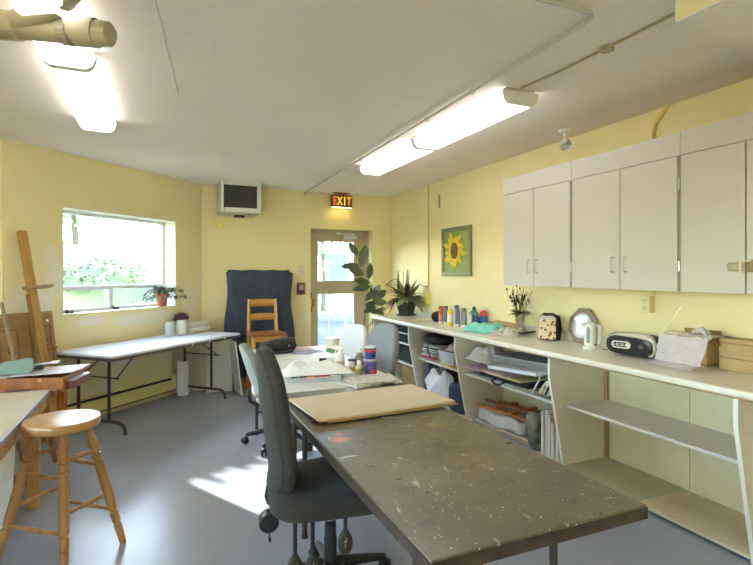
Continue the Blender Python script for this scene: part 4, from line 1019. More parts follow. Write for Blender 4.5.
pp = Vector((3.0, 5.97, .89))
r = E('bromeliad_plant', 'spiky reddish plant in a dark square pot at the far end of the worktop', 'plant', pp)
M_pot = mat('dark charcoal pot', (58, 60, 54), .5)
g = G(); g.M = Matrix.Rotation(R(30), 4, 'Z')
q = lambda s, z: [(s, s, z), (-s, s, z), (-s, -s, z), (s, -s, z)]
def loft(g, rows):
    V = [[g.v(p) for p in row] for row in rows]; n = len(V[0])
    for i in range(len(V)-1):
        for k in range(n): g.f([V[i][k], V[i][(k+1) % n], V[i+1][(k+1) % n], V[i+1][k]])
    g.f(V[0][::-1]); g.f(V[-1])
loft(g, [q(.072, .022), q(.105, .20), q(.112, .20), q(.112, .225), q(.1, .225), q(.095, .19)])
O('pot', g, M_pot, r, bevel=.004)
g = G(); g.M = Matrix.Rotation(R(30), 4, 'Z'); loft(g, [q(.085, 0.0005), q(.105, .022), q(.095, .0221), q(.08, .012)]); O('saucer', g, M_pot, r)
random.seed(21)
gg, gr, gp = G(), G(), G()
for k in range(58):
    a = rnd(0, 6.28); el = rnd(.35, 1.4); L = rnd(.18, .36)*(1.05-.2*math.sin(el)); d = Vector((math.cos(a)*math.cos(el), math.sin(a)*math.cos(el), math.sin(el)))
    if d.x > .2: L *= .45
    if d.y > .5: L *= .8
    gq = gg if k % 5 in (0, 1, 3) else gr
    gq.leaf((.03*math.cos(a), .03*math.sin(a), .21), d, (0, 0, 1), L, rnd(.045, .08), rnd(.1, .75), .22, 7)
for k in range(12):
    a = R(rnd(170, 205)); L = rnd(.16, .24); gp.leaf((-.09, .02*math.sin(k), .23), (math.cos(a), math.sin(a)*.6, rnd(.0, .4)), (0, 0, 1), L, .022, rnd(.8, 1.2), .2, 6)
for (dx, dy, h) in ((.0, -.02, .60), (-.10, .05, .58)):
    gg.leaf((dx, dy, .22), (.02, 0, 1), (-.3, -1, 0), h-.2, .035, .02, .3, 8)
for k in range(5): gr.leaf((-.05, .02, .30+.05*k), (-.8, -.3, .4-.1*k), (0, 0, 1), .22+.03*k, .035, .3, .2, 6)
gr.sweep([(.05, -.02, .22), (.09, -.2, .42), (.08, -.38, .39)], [.005, .004, .004], 6); gr.leaf((.08, -.34, .40), (0, -1, -.1), (0, 0, 1), .10, .03, .1, .2)
for k in range(4): gg.leaf((.0, -.10, .24), (.05+.03*k, -.6-.1*k, .75-.2*k), (0, 0, 1), .25, .12, .9, .12, 7)
for k in range(8): gg.leaf((-.02, -.05, .225), (-.9+.2*k, -.6, .5), (0, 0, 1), .20, .09, 1.0, .15, 7)
O('green_leaves', gg, mat('olive striped leaf', (116, 124, 84), .45, vary=((164, 164, 122), 9.)), r)
O('dark_leaves', gr, mat('dark red brown leaf', (84, 62, 52), .45, vary=((104, 84, 60), 9.)), r, label='dark red brown leaves')
O('pink_leaves', gp, mat('pink leaf', (166, 88, 102), .5, vary=((130, 60, 76), 20.)), r, label='pink leaves')
g = G(); 
for x, y, h in ((-.03, .03, .58), (-.0, -.08, .60)): g.rod((x, y, .2), (x, y, h), .0035)
for z in (.36, .44, .52): g.sweep([(-.03, .03, z), (-.03, -.03, z+.015), (.0, -.08, z)], .002, 6)
O('trellis', g, mat('green wire trellis', (110, 118, 86), .5), r)
# ------------------------------------------------------------------ things on the worktop
WZ = .8905
random.seed(5)
g = G(); g.pad((0, 0, .062), (.075, .062, .062), (.9, .9), lambda p: (p.x, p.y, p.z+.004*math.sin(p.x*60)))
tag(O('black_pouch', g, mat('black fabric', (34, 34, 36), .9), loc=(2.93, 5.03, WZ), rz=.3), 'round black pouch on the worktop left of the paint bottles', 'pouch')
g = G(); pts = [(.16*math.cos(t*.5)*(1-.02*t)+.01*t, .05*math.sin(t*.9), .006+.003*(t % 2)) for t in range(16)]; g.sweep(pts, .006, 6)
tag(O('cord_coil', g, mat('cream cord', (206, 194, 160), .8), loc=(2.76, 5.22, WZ)), 'loose coil of cream cord on the worktop near the plants', 'cord')
def bottle(x, y, rad, h, m_body, m_cap, label, m_band=None, kind='tube', sq=1.):
    r = E('paint_bottle', label, 'bottle', (x, y, WZ), rnd(-.5, .5), 'paint bottles on the worktop')
    if kind == 'tube':   # paint tube standing on its wide cap
        g = G(); g.lathe([(.001, .028), (rad*.9, .028), (rad, .04), (rad, h*.55), (rad*.95, h*.85)], 20); n = 20
        g.box(-rad*1.1, -.004, h*.84, rad*1.1, .004, h); O('body', g, m_body, r)
        g = G(); g.lathe([(.001, 0), (rad*.92, 0), (rad*.92, .028), (.001, .028)], 20); O('cap', g, m_cap, r)
    else:
        g = G(); g.lathe([(.001, 0), (rad*.95, 0), (rad, .005), (rad, h*.66), (rad*.75, h*.76), (rad*.42, h*.8), (rad*.42, h*.84)], 20); O('body', g, m_body, r)
        g = G(); g.lathe([(.001, h*.83), (rad*.5, h*.83), (rad*.46, h*.9), (rad*.2, h), (.001, h)], 16); O('cap', g, m_cap, r)
    if m_band:
        g = G(); g.lathe([(rad*1.0, h*.18), (rad*1.012, h*.18), (rad*1.012, h*.55), (rad*1.0, h*.55)], 20); O('label_band', g, m_band, r)
pw = M_whitepl
C_ = lambda n, c, rr=.35: mat(n, c, rr)
bottle(2.86, 4.83, .028, .20, C_('orange red tube', (206, 92, 66)), pw, 'orange red paint tube standing on its white cap, leftmost of the row', C_('pale red label', (218, 132, 110)))
bottle(2.865, 4.735, .028, .205, C_('slate blue tube', (98, 112, 140)), pw, 'slate blue paint tube beside the orange red tube')
bottle(2.835, 4.60, .031, .225, C_('yellow bottle', (228, 206, 40)), C_('pale yellow cap', (236, 226, 170)), 'yellow paint bottle with a pale cap on the worktop', C_('white yellow label', (232, 226, 190)), 'bottle')
bottle(2.865, 4.51, .033, .225, print_mat('mottled purple tube', (110, 108, 140), (190, 186, 196), 30, 30), pw, 'mottled purple paint tube right of the yellow bottle')
bottle(2.885, 4.41, .032, .20, C_('grey green tube', (142, 150, 136)), pw, 'grey green paint tube standing on a white cap right of the purple tube')
bottle(2.90, 4.325, .024, .16, C_('white slim tube', (214, 214, 206)), pw, 'slim white paint tube at the right end of the tubes')
bottle(3.06, 4.48, .045, .21, C_('teal bottle', (56, 132, 128)), C_('dark green cap', (40, 62, 50)), 'teal paint bottle with dark green cap behind the tubes', C_('blue label', (60, 92, 140)), 'bottle')
bottle(3.0, 4.36, .036, .15, C_('navy bottle', (52, 74, 124)), C_('teal cap', (70, 140, 130)), 'navy blue bottle with a teal cap behind the slim tube', None, 'bottle')
bottle(3.08, 4.34, .043, .215, C_('red bottle', (184, 62, 58)), pw, 'red paint bottle with blue label and white cap behind the turquoise bag', C_('blue red label', (52, 96, 160)), 'bottle')
bottle(2.95, 4.66, .028, .215, C_('pale violet tube', (170, 160, 186)), pw, 'pale violet paint tube behind the yellow bottle')

g = G(); g.grid(40, 30, crumple(.40, .25, .075, 4.2, 40, 30, 5, .6, 6))
tag(O('turquoise_bag', g, mat('turquoise plastic', (92, 184, 164), .3, vary=((140, 208, 190), 20.)), loc=(2.87, 3.99, WZ), rz=R(-70), solid=.002), 'crumpled turquoise plastic bag on the worktop beside the paint bottles', 'bag')
r = E('paper_bag', 'flat tan paper bag lying against the wall behind the turquoise bag', 'bag', (3.08, 4.0, WZ), R(-90))
g = G(); g.pad((0, 0, .045), (.21, .05, .045), (.6, .4), lambda p: (p.x, p.y, p.z+.006*nz3(p.x*20, p.y*20, 1))); O('bag', g, mat('tan paper', (190, 158, 104), .8, vary=((172, 138, 84), 9.)), r)
O('fold', G().box(-.2, -.053, .05, .2, -.045, .066), mat('red tan edge', (188, 120, 84), .8), r)
g = G(); g.grid(34, 26, crumple(.34, .24, .075, 8.8, 34, 26, 11, .4))
tag(O('plastic_wrap', g, film_mat('crumpled clear wrap', (214, 210, 194), .35), loc=(2.88, 3.70, WZ), rz=R(-70), solid=.001), 'crumpled clear plastic wrap on the worktop before the vase', 'wrap')
g = G(); pts = [Vector((.0, .0, .02)), Vector((.03, -.08, .03)), Vector((.01, -.16, .018)), Vector((.06, -.24, .03)), Vector((.14, -.30, .05))]; g.sweep(pts, [.006, .012, .016, .012, .006], 8)
tag(O('black_strap', g, mat('black strap', (36, 36, 38), .8), loc=(2.90, 3.80, WZ)), 'black strap trailing over the plastic wrap toward the purse', 'strap')
tag(O('pink_note', G().box(-.03, -.022, 0, .03, .022, .003), mat('hot pink paper', (246, 130, 170), .7), loc=(2.635, 3.56, WZ), rz=.3), 'small bright pink paper note at the front edge of the worktop', 'note')

r = E('flower_vase', 'patterned glass vase of dried brown flowers on the worktop', 'vase', (3.06, 3.74, WZ))
g = G(); g.lathe([(.001, 0), (.038, 0), (.042, .01), (.03, .05), (.034, .10), (.044, .17), (.047, .19), (.041, .19), (.03, .10), (.001, .03)], 22); O('vase', g, mat('mottled vase glass', (186, 172, 138), .2, vary=((126, 104, 84), 26.), coat=.5), r)
random.seed(12); gs, gl = G(), G(); M_bud = mat('dark seed bud', (58, 44, 36), .7)
for k in range(26):
    a = rnd(0, 6.28); s = rnd(.03, .17); h = rnd(.30, .45); sx = -math.sin(R(40))
    p = [Vector((0, 0, .06)), Vector((.02*math.cos(a), .02*math.sin(a), .19)), Vector((s*.6*math.cos(a), s*.6*math.sin(a), .19+(h-.19)*.6)), Vector((s*math.cos(a)*.55, s*math.sin(a)*1.1, h))]
    gs.sweep(p, .0018, 5)
    for i in range(4):
        t = rnd(.35, 1); c = p[1].lerp(p[3], t); 
        if k % 3: gl.leaf(c, (rnd(-1, 1), rnd(-1, 1), rnd(-.2, 1)), (0, 0, 1), rnd(.025, .045), .014, .3, .2, 3)
        else: q_ = G(); q_.pad(c+Vector((0, 0, .005)), (.009, .009, .012), (1, 1), None, 8, 6); O('seed_bud', q_, M_bud, r)
for k in range(60): 
    a = rnd(0, 6.28); gl.leaf((.03*math.cos(a), .03*math.sin(a), .19), (math.cos(a), math.sin(a), rnd(.0, 1.2)), (0, 0, 1), rnd(.04, .08), .02, .4, .2, 3)
O('stems', gs, mat('dry stem', (112, 98, 56), .8), r); O('dried_leaves', gl, mat('dry olive leaf', (128, 112, 58), .8, vary=((98, 80, 44), 20.)), r)

r = E('cloth_purse', 'small tan patterned shoulder purse with black sides standing on the worktop', 'purse', (3.0, 3.29, WZ), R(-68)); r.scale = (.94, .94, .95)
tilt = Matrix.Rotation(R(-6), 4, 'X')
def rrect(w, h, rr, n=6, taper=0.):
    out = []
    for cx, cy, a0 in ((w-rr, h-rr, 0), (-w+rr, h-rr, 90), (-w+rr, -h+rr, 180), (w-rr, -h+rr, 270)):
        for k in range(n+1):
            a = R(a0+90*k/n); x, y = cx+rr*math.cos(a), cy+rr*math.sin(a); out.append((x*(1-taper*y/h), y))
    return out
def vary_print(name): 
    m = mat(name, (204, 186, 150), .85); nt = m.node_tree; N = nt.nodes; L = nt.links
    tc = N.new('ShaderNodeTexCoord'); v = N.new('ShaderNodeTexVoronoi'); v.inputs['Scale'].default_value = 28; L.new(tc.outputs['Object'], v.inputs['Vector'])
    c = N.new('ShaderNodeValToRGB'); c.color_ramp.interpolation = 'CONSTANT'; c.color_ramp.elements[0].color = S(132, 72, 60); c.color_ramp.elements[1].position = .38; c.color_ramp.elements[1].color = S(204, 186, 150)
    L.new(v.outputs['Distance'], c.inputs[0]); L.new(c.outputs[0], N['Principled BSDF'].inputs['Base Color']); return m
g = G(); g.M = tilt; g.prism([(x, y+.115) for x, y in rrect(.088, .112, .03, taper=.08)], -.047, .04, 'y'); O('side_gusset', g, mat('black purse fabric', (36, 32, 32), .8), r, bevel=.006)
g = G(); g.M = tilt; g.prism([(x, y+.112) for x, y in rrect(.08, .104, .026, taper=.08)], -.055, -.046, 'y'); O('front_pocket', g, vary_print('tan cloth with dark red print'), r, bevel=.003)
g = G(); g.M = tilt; g.prism([(x, y+.197) for x, y in rrect(.068, .014, .012)], -.062, -.0545, 'y'); O('zip_flap', g, mat('silver zip band', (176, 172, 160), .4), r, bevel=.002)
g = G(); g.M = tilt; g.sweep([(-.085, -.0, .17), (-.06, -.01, .232), (.03, -.01, .237), (.09, .0, .2), (.105, .01, .10), (.09, .01, .012)], .0075, 8); O('strap', g, mat('black webbing', (30, 28, 28), .8), r)

r = E('octagonal_tray', 'octagonal grey brown framed silver plate leaning on the wall behind the kettle', 'tray', (3.105, 3.05, WZ+.003), R(-90))
Mt = Matrix.Rotation(R(-11), 4, 'X') @ Matrix.Translation((0, 0, .14))
oc = lambda rx, rz: [(rx*math.cos(PI/8+k*PI/4)/math.cos(PI/8), rz*math.sin(PI/8+k*PI/4)/math.cos(PI/8)) for k in range(8)]
g = G(); g.M = Mt; g.prism(oc(.14, .14), -.012, .0, 'y'); O('plate_frame', g, wood('grey brown frame', (156, 136, 120), (132, 112, 98), .5), r, bevel=.005)
g = G(); g.M = Mt @ Matrix.Rotation(R(90), 4, 'X'); g.lathe([(.001, .0135), (.08, .0135), (.101, .018), (.106, .0122), (.001, .0122)], 36); O('silver_disc', g, mat('frosted silver', (206, 206, 206), .35, metal=.5), r)

r = E('electric_kettle', 'white jug style electric kettle with a grey water gauge on the worktop', 'kettle', (2.95, 2.80, WZ), R(-35)); r.scale = (.9, .9, .9)
g = G(); g.lathe([(.001, 0), (.062, 0), (.062, .018), (.056, .022)], 28, sx=1, sy=.8); O('base', g, M_whitepl, r)
g = G(); g.lathe([(.001, .023), (.056, .023), (.06, .03), (.054, .15), (.05, .20), (.044, .208), (.001, .209)], 28, sx=.85, sy=.8); O('body', g, M_whitepl, r)
g = G(); g.sweep([(.035, 0, .192), (.066, 0, .195), (.074, 0, .175), (.076, 0, .07), (.066, 0, .045), (.045, 0, .04)], [.014, .017, .016, .015, .015, .012], 10); O('handle', g, M_whitepl, r)
g = G(); g.pad((0, 0, 0), (.014, .006, .068), (.5, .8)); g.bm.transform(Matrix.Translation((-.026, -.0375, .118)) @ Matrix.Rotation(R(-32), 4, 'Z') @ Matrix.Rotation(R(-3), 4, 'X')); O('water_gauge', g, mat('grey gauge', (132, 136, 134), .3), r)
g = G(); g.pad((0, 0, .212), (.035, .026, .008), (1, 1)); g.sweep([(-.045, 0, .195), (-.065, 0, .2), (-.07, 0, .205)], [.018, .012, .006], 10); O('lid', g, M_whitepl, r)
g = G(); g.cb(.03, -.0405, .04, .02, .006, .012); O('switch', g, mat('dark switch', (92, 84, 76), .4), r)
g = G(); g.sweep([(0, 0, .006), (.06, -.03, .005), (.12, .02, .005), (.16, .07, .005), (.215, .09, .005)], .0035, 6)
tag(O('power_cord', g, M_black, loc=(2.97, 2.71, WZ), rz=R(-20)), 'short black power cord on the worktop between kettle and radio', 'cord')

r = E('portable_radio', 'black and silver portable stereo with a raised antenna on the worktop', 'radio', (2.965, 2.435, WZ), R(-80)); r.scale = (.97, .95, .93)
g = G(); g.pad((0, .02, .085), (.19, .09, .078), (.45, .55), lambda p: (p.x, p.y, max(p.z, -.076)), 40, 18); O('body', g, M_black, r)
g = G()
def band(t): 
    a = R(215-330*t); return Vector((.01+.166*math.copysign(abs(math.cos(a))**.55, math.cos(a)), -.066, .084+.074*math.copysign(abs(math.sin(a))**.6, math.sin(a))))
g.sweep([band(k/40) for k in range(33)][::-1], [.008+.018*math.exp(-((k-19)/5)**2) for k in range(33)][::-1], 10); O('silver_trim', g, mat('silver plastic', (196, 190, 172), .3, metal=.3), r)
g = G(); g.pad((0, -.064, .085), (.166, .026, .069), (.6, .45), None, 40, 16); O('front_panel', g, mat('gloss black front', (34, 34, 36), .25), r)
g = G(); P = rrect(.07, .026, .0255, 8); Q = rrect(.060, .017, .0165, 8); n = len(P); fy = -.0925
va = [g.v((x-.045, fy, z+.086)) for x, z in P]; vb = [g.v((x-.045, fy, z+.086)) for x, z in Q]; vc = [g.v((x-.045, fy+.008, z+.086)) for x, z in P]; vd = [g.v((x-.045, fy+.008, z+.086)) for x, z in Q]
for i in range(n):
    j = (i+1) % n
    for q4 in ((va[i], va[j], vb[j], vb[i]), (va[i], vc[i], vc[j], va[j]), (vb[i], vb[j], vd[j], vd[i]), (vc[i], vd[i], vd[j], vc[j])): g.f(q4)
g.rod((.0, fy-.0, .086), (.0, fy+.008, .086), .015, n=18)
for x, z, w, h in ((-.095, .092, .012, .004), (-.093, .08, .016, .004), (-.075, .086, .005, .02), (-.062, .09, .014, .006), (-.062, .078, .014, .005), (-.043, .086, .005, .022), (-.03, .091, .014, .005), (-.03, .08, .014, .005)): g.cb(x, fy+.003, z, w, .006, h)
O('display_ring', g, mat('pale display ring', (222, 220, 212), .35), r)
g = G(); g.rod((.095, -.084, .085), (.095, -.0915, .085), .016, n=18); O('speaker_cone', g, mat('dark grey cone', (84, 82, 76), .5), r)
g = G()
for x in (-.14, -.115, .02, .05): g.pad((x, .0, .16), (.014, .016, .007), (.7, .7), None, 12, 8)
g.pad((.05, .02, .158), (.05, .03, .008), (.6, .6), None, 16, 8); O('control_buttons', g, mat('silver buttons', (190, 186, 172), .35), r)
g = G(); g.rod((.165, .06, .14), (.262, .10, .375), .0028, .0015, 8); g.pad((.262, .10, .377), (.0035, .0035, .0035), (1, 1), None, 8, 6); O('antenna', g, M_chrome, r)

r = E('cardboard_box', 'open kraft cardboard carton with white bags draped over it on the worktop', 'box', (3.066, 2.075, WZ), R(-90))
g = G(); w, d, h, t = .115, .07, .17, .004
g.box(-w, -d, 0, w, -d+t, h); g.box(-w, d-t, 0, w, d, h); g.box(-w, -d+t, 0, -w+t, d-t, h); g.box(w-t, -d+t, 0, w, d-t, h); g.box(-w+t, -d+t, 0, w-t, d-t, t)
O('carton', g, M_kraft, r)
g = G(); g.M = Matrix.Translation((0, d, h)) @ Matrix.Rotation(R(12), 4, 'X'); g.box(-w, -.004, 0, w, 0, .045); O('back_flap', g, M_kraft2, r)
g = G(); g.M = Matrix.Translation((w, 0, h)) @ Matrix.Rotation(R(115), 4, 'Y'); g.box(-.004, -d, 0, 0, d, .07); O('side_flap', g, M_kraft2, r)
g = G(); g.box(-w-.0005, -d-.0008, .008, w, -d-.0001, .02); g.box(w+.0001, -d, .008, w+.0008, d, .02); O('green_print', g, mat('green print', (112, 124, 84), .8), r)
g = G()
for i, (x, z, wd) in enumerate(((.06, .10, .05), (.07, .085, .03))): g.box(x-wd/2, -d-.0008, z, x+wd/2, -d-.0001, z+.008)
O('printed_marks', g, mat('faint grey print', (150, 130, 92), .8), r)
def drape(u, v):   # bag hangs from the carton top down its front and onto the worktop
    x = -.15+.33*u+.055*v*(.35-u)*1.1+(0 if v > .25 else .04*(1-v*4)*(u-.5))
    arc = v*.60
    if arc < .16: y, z = .07-arc*1.0, .185+.012*math.sin(arc*20)
    elif arc < .44: y, z = -.09-.03-.05*((arc-.16)/.28)**1.2, .185-(arc-.16)*.57
    else: y, z = -.185-(arc-.44)*.42, max(.006, .025-(arc-.44)*.14)
    n = nz3(u*7, v*7, 3)*.014+nz3(u*18, v*12, 6)*.006
    return (x+n*.5, min(y-abs(n)*.9, .11) if arc > .16 else y, max(.005, z+n*(.5 if arc < .44 else .25)))
g = G(); g.grid(40, 56, drape)
tag(O('plastic_bag', g, film_mat('frosted white bag plastic', (216, 208, 210), .32), loc=(3.02, 2.055, WZ), rz=R(-90)), 'roll of translucent white plastic bags hanging over the front of the open carton', 'bag')
g = G(); g.sweep([(.02, -.02, .225), (.07, .0, .245), (.12, -.03, .225), (.15, -.06, .21), (.135, -.09, .19), (.10, -.10, .205)], [.012, .02, .018, .016, .014, .01], 10)
tag(O('twisted_bag', g, film_mat('twisted bag plastic', (212, 204, 196), .2), loc=(3.0, 2.06, WZ-.02), rz=R(-90)), 'twisted clear bag end lying on the open carton rim', 'bag')
for i, (z, w, h, lab) in enumerate(((0, .42, .10, 'long kraft box lying on the worktop, lower of the two stacked at the right'), (.1005, .42, .085, 'long kraft box stacked on another at the right end of the worktop'))):
    r = E('kraft_box', lab, 'box', (3.088, 1.70, WZ+z), R(-90+i), 'kraft boxes at the right of the worktop')
    O('carton', G().box(-.21, -.06, .0005, .21, .05, h), mat('dull kraft %d' % i, (186, 160, 114), .8, vary=((174, 146, 100), 5.)), r, bevel=.003)
    O('tape', G().box(-.21, -.0608, h-.03, .21, -.0601, h-.022), mat('brown tape %d' % i, (150, 120, 76), .4), r)

# ------------------------------------------------------------------ shelf contents
# far dark unit: case colours deepened to stand in for its shade
for (x, y, z, w, d, h, m, lab) in [(2.93, 5.62, .721, .40, .6, .10, mat('shade-darkened black case', (14, 14, 15), .8), 'black flat case on the top shelf of the dark unit by the plants'),
        (2.93, 5.60, .601, .40, .7, .085, mat('shade-darkened black crate', (14, 14, 15), .8), 'shade-darkened black crate on the second shelf of the dark unit'),
        (2.92, 5.62, .361, .36, .7, .19, mat('shade-darkened storage box', (15, 15, 16), .8), 'black storage box on the lowest shelf of the dark unit')]:
    r = E('storage_case', lab, 'case', (x, y, z), group='black cases in the far unit')
    O('body', G().box(-w/2, -d/2, 0, w/2, d/2, h*.8), m, r, bevel=.006); O('lid', G().box(-w/2-.005, -d/2-.005, h*.8, w/2, d/2+.005, h), m, r, bevel=.004)
r = E('carton_box', 'tan cardboard box on the bottom of the dark unit behind the grey chair', 'box', (2.90, 5.42, .0405))
O('carton', G().box(-.14, -.2, 0, .14, .2, .24), M_kraft2, r, bevel=.003); O('flap', G().box(-.15, -.2, .2405, .14, .2, .246), M_kraft, r)
g = G(); g.grid(24, 20, crumple(.22, .34, .20, 6.1, 24, 20, 7, .7))
tag(O('teal_bag', g, mat('pale teal bag', (136, 176, 172), .5, vary=((196, 214, 208), 12.)), loc=(2.62, 5.55, .001), solid=.002), 'pale teal bag on the floor before the dark unit behind the grey chair', 'bag')

SH = .491
M_str = stripes_mat('striped cloth', [(218, 212, 204), (46, 50, 56), (218, 212, 204), (60, 130, 116), (224, 220, 212), (40, 44, 52)], 16, 'Z')
for i, (h, m, lab) in enumerate([(.028, mat('pink red cloth', (198, 96, 102), .9), 'pink red folded cloth at the bottom of the cloth stack under the worktop'), (.035, mat('white folded cloth', (214, 208, 200), .9), 'white folded cloth second from the bottom of the cloth stack'),
                     (.06, M_str, 'striped folded cloth with green and dark bands in the cloth stack'), (.035, mat('cream folded cloth', (206, 196, 184), .9), 'cream folded cloth on top of the cloth stack')]):
    z = SH+sum((.028, .035, .06, .035)[:i])+.001*i
    g = G(); g.pad((0, 0, h/2), (.16, .15, h/2), (.5, .25), lambda p: (p.x+.004*math.sin(p.y*40+i), p.y, p.z))
    tag(O('folded_cloth', g, m, loc=(2.88+.005*i, 4.93-.008*i, z), rz=.05*i), lab, 'cloth', 'folded cloths under the worktop')
r = E('glass_jar', 'clear glass jar between the folded cloths and the white tub', 'jar', (2.80, 4.68, SH))
g = G(); g.lathe([(.001, 0), (.055, 0), (.058, .1), (.045, .125), (.045, .14)], 20); O('jar', g, mat('cloudy glass', (150, 150, 142), .15, coat=.5), r)
g = G(); g.lathe([(.046, .128), (.05, .128), (.05, .145), (.001, .147)], 20); O('lid', g, M_steel, r)
r = E('plastic_tub', 'white plastic tub heaped with papers on the shelf under the worktop', 'tub', (2.83, 4.50, SH+.012), R(8)); r.scale = (.85, .85, .9)
g = G(); loft(g, [[(s*.12, t*.12, 0) for s, t in ((1, 1), (-1, 1), (-1, -1), (1, -1))], [(s*.145, t*.145, .15) for s, t in ((1, 1), (-1, 1), (-1, -1), (1, -1))], [(s*.135, t*.135, .15) for s, t in ((1, 1), (-1, 1), (-1, -1), (1, -1))], [(s*.115, t*.115, .02) for s, t in ((1, 1), (-1, 1), (-1, -1), (1, -1))]])
O('tub', g, mat('bluish white tub', (206, 204, 212), .3), r, bevel=.006)
g = G(); g.grid(20, 20, lambda u, v: ((u-.5)*.25, (v-.5)*.25, .15+.07*math.sin(PI*u)*math.sin(PI*v)*(1+.5*nz3(u*5, v*5, 2)))); O('papers', g, mat('cream crumpled papers', (214, 204, 184), .7), r, solid=.003)
g = G(); g.box(-.148, -.148, .15, .148, .148, .158); O('rim', g, mat('maroon rim', (128, 92, 88), .5), r, bevel=.003)
tag(O('yellow_folder', G().box(-.15, -.18, 0, .13, .18, .010), mat('yellow folder', (222, 200, 92), .7), loc=(2.845, 4.48, SH)), 'yellow folder under the white tub on the shelf', 'folder')
g = G(); g.pad((0, 0, .05), (.15, .17, .06), (.8, .7), lambda p: (p.x, p.y, p.z+.012*nz3(p.x*14, p.y*14, 2)))
tag(O('black_bag', g, mat('black nylon', (34, 34, 36), .6, bump=(30, .3)), loc=(2.86, 4.88, SH+.175)), 'black nylon bag stuffed on top of the cloth stack under the worktop', 'bag')
g = G(); g.sweep([(-.16, -.05, .04), (-.175, -.06, -.05), (-.17, -.1, -.13)], .007, 6); g.bm.transform(Matrix.Translation((2.86, 4.88, SH+.175))); 
tag(O('bag_strap', g, M_black), 'thin black strap hanging down over the folded cloths', 'strap')
r = E('carton_box', 'tan carton at the back of the shelf unit behind the white bag', 'box', (3.03, 4.95, .0405)); O('carton', G().box(-.11, -.15, 0, .11, .15, .38), M_kraft2, r, bevel=.003); O('flap', G().box(-.115, -.15, .3805, .11, .15, .386), M_kraft, r)
g = G(); g.pad((0, 0, .15), (.085, .15, .15), (.4, .4)); tag(O('navy_bin', g, mat('navy bin bag', (44, 50, 72), .6), loc=(2.80, 4.30, .0405), rz=.15), 'dark navy bag standing at the right of the white plastic bag', 'bag')
g = G(); g.pad((0, 0, .20), (.05, .05, .20), (.5, .6)); tag(O('blue_case', g, mat('slate blue case', (78, 84, 112), .6), loc=(2.80, 4.995, .0405)), 'slate blue case standing at the left end of the bag shelf', 'case')
def wb(u, v):
    a = 2*PI*u; k = .5+.5*v; rr = (.075+.10*math.sin(PI*min(1, v*1.02))**.5)*(1+.30*nz3(math.cos(a)*2, math.sin(a)*2+v*3, 4)); 
    return (rr*.62*math.cos(a)-.01*v, rr*1.5*math.sin(a)+.03*v, .345*v+.02*math.sin(a*3)*v*(v > .9)+.03*nz3(math.cos(a)*2, v*5, 7+math.sin(a)*2)*v)
g = G(); g.grid(48, 24, wb); tag(O('white_bag', g, mat('white plastic bag', (218, 216, 212), .3, bump=(22, .5)), loc=(2.80, 4.70, .0415), solid=.002), 'slumped white plastic bag on the bottom of the shelf unit', 'bag')

# unit with folders (y 2.84-4.07)
r = E('art_portfolio', 'black art portfolio case with a handle lying on the middle shelf', 'case', (2.93, 3.62, SH+.012), R(1))
O('case', G().box(-.19, -.36, 0, .20, .30, .045), mat('black portfolio cover', (38, 38, 40), .45), r, bevel=.006)
g = G(); g.sweep([(-.19, .05, .012), (-.235, .055, -.008), (-.242, .0, -.022), (-.242, -.05, -.022), (-.235, -.085, -.004), (-.19, -.08, .016)], .0095, 8); O('handle', g, M_black, r)
g = G(); g.box(-.22, -.34, -.009, .20, .36, -.001); g.box(-.232, -.30, -.0115, .17, .15, -.0095)
O('paper_stack', g, M_paper, r) if False else tag(O('paper_stack', g, mat('loose drawing papers', (204, 200, 188), .8), loc=(2.93, 3.64, SH+.012)), 'loose white drawing papers under the black portfolio on the shelf', 'paper')
tag(O('yellow_envelope', G().box(-.2, -.24, 0, .2, .24, .014), mat('pale yellow folder', (216, 208, 140), .7), loc=(2.90, 3.55, SH+.0585), rz=R(2)), 'pale yellow folder lying on the black portfolio', 'folder')
g = G(); g.grid(30, 30, lambda u, v: ((u-.5)*.38, (v-.5)*.62, .008+.014*abs(nz3(u*8, v*11, 2))+.01*math.sin(v*6)))
tag(O('bubble_wrap', g, mat('pinkish bubble wrap', (226, 184, 184), .35, vary=((228, 212, 206), 14.), bump=(90, .6)), loc=(2.83, 3.74, SH+.072), solid=.004), 'pinkish bubble wrap sheets over the folders on the shelf', 'wrap')
r = E('foam_board', 'long white foam board sticking out over the shelf edge', 'board', (2.88, 3.42, SH+.145), rot=(R(-3.5), 0, R(3)))
O('panel', G().box(-.25, -.36, 0, -.245+.25, .22, .028), mat('white foam board', (226, 226, 226), .6), r, bevel=.002)
r = E('grey_box', 'flat grey archive box on the shelf above the white foam board', 'box', (2.955, 3.34, SH+.185), rot=(R(-2), 0, R(2)))
O('tray', G().box(-.20, -.38, 0, .17, .38, .045), mat('grey archive card', (124, 126, 120), .7), r, bevel=.003); O('lid', G().box(-.206, -.386, .0455, .176, .386, .062), mat('pale grey archive card', (148, 150, 144), .7), r, bevel=.003)
g = G(); g.grid(36, 30, crumple(.36, .40, .12, 3.3, 36, 30, 7, .6)); tag(O('plastic_sheet', g, mat('cloudy plastic sheet', (206, 198, 184), .35), loc=(2.83, 3.88, SH+.15), solid=.002), 'crumpled cloudy plastic sheet on top of the folders at the left of the shelf', 'plastic')
r = E('brush_bundle', 'bundle of pale brushes and wooden stakes at the right end of the shelf', 'brushes', (2.80, 3.04, SH+.006))
random.seed(8)
for k in range(7):
    g = G(); y = rnd(-.10, .10); x = rnd(-.06, .06); g.sweep([(x-.10, y-.03, .006+.004*k), (x, y, .07+.012*k), (x+.06, y+.06, .14+.012*k)], [.007, .009, .008], 8); O('brush', g, (M_paper, M_oak, M_black)[k % 3], r)
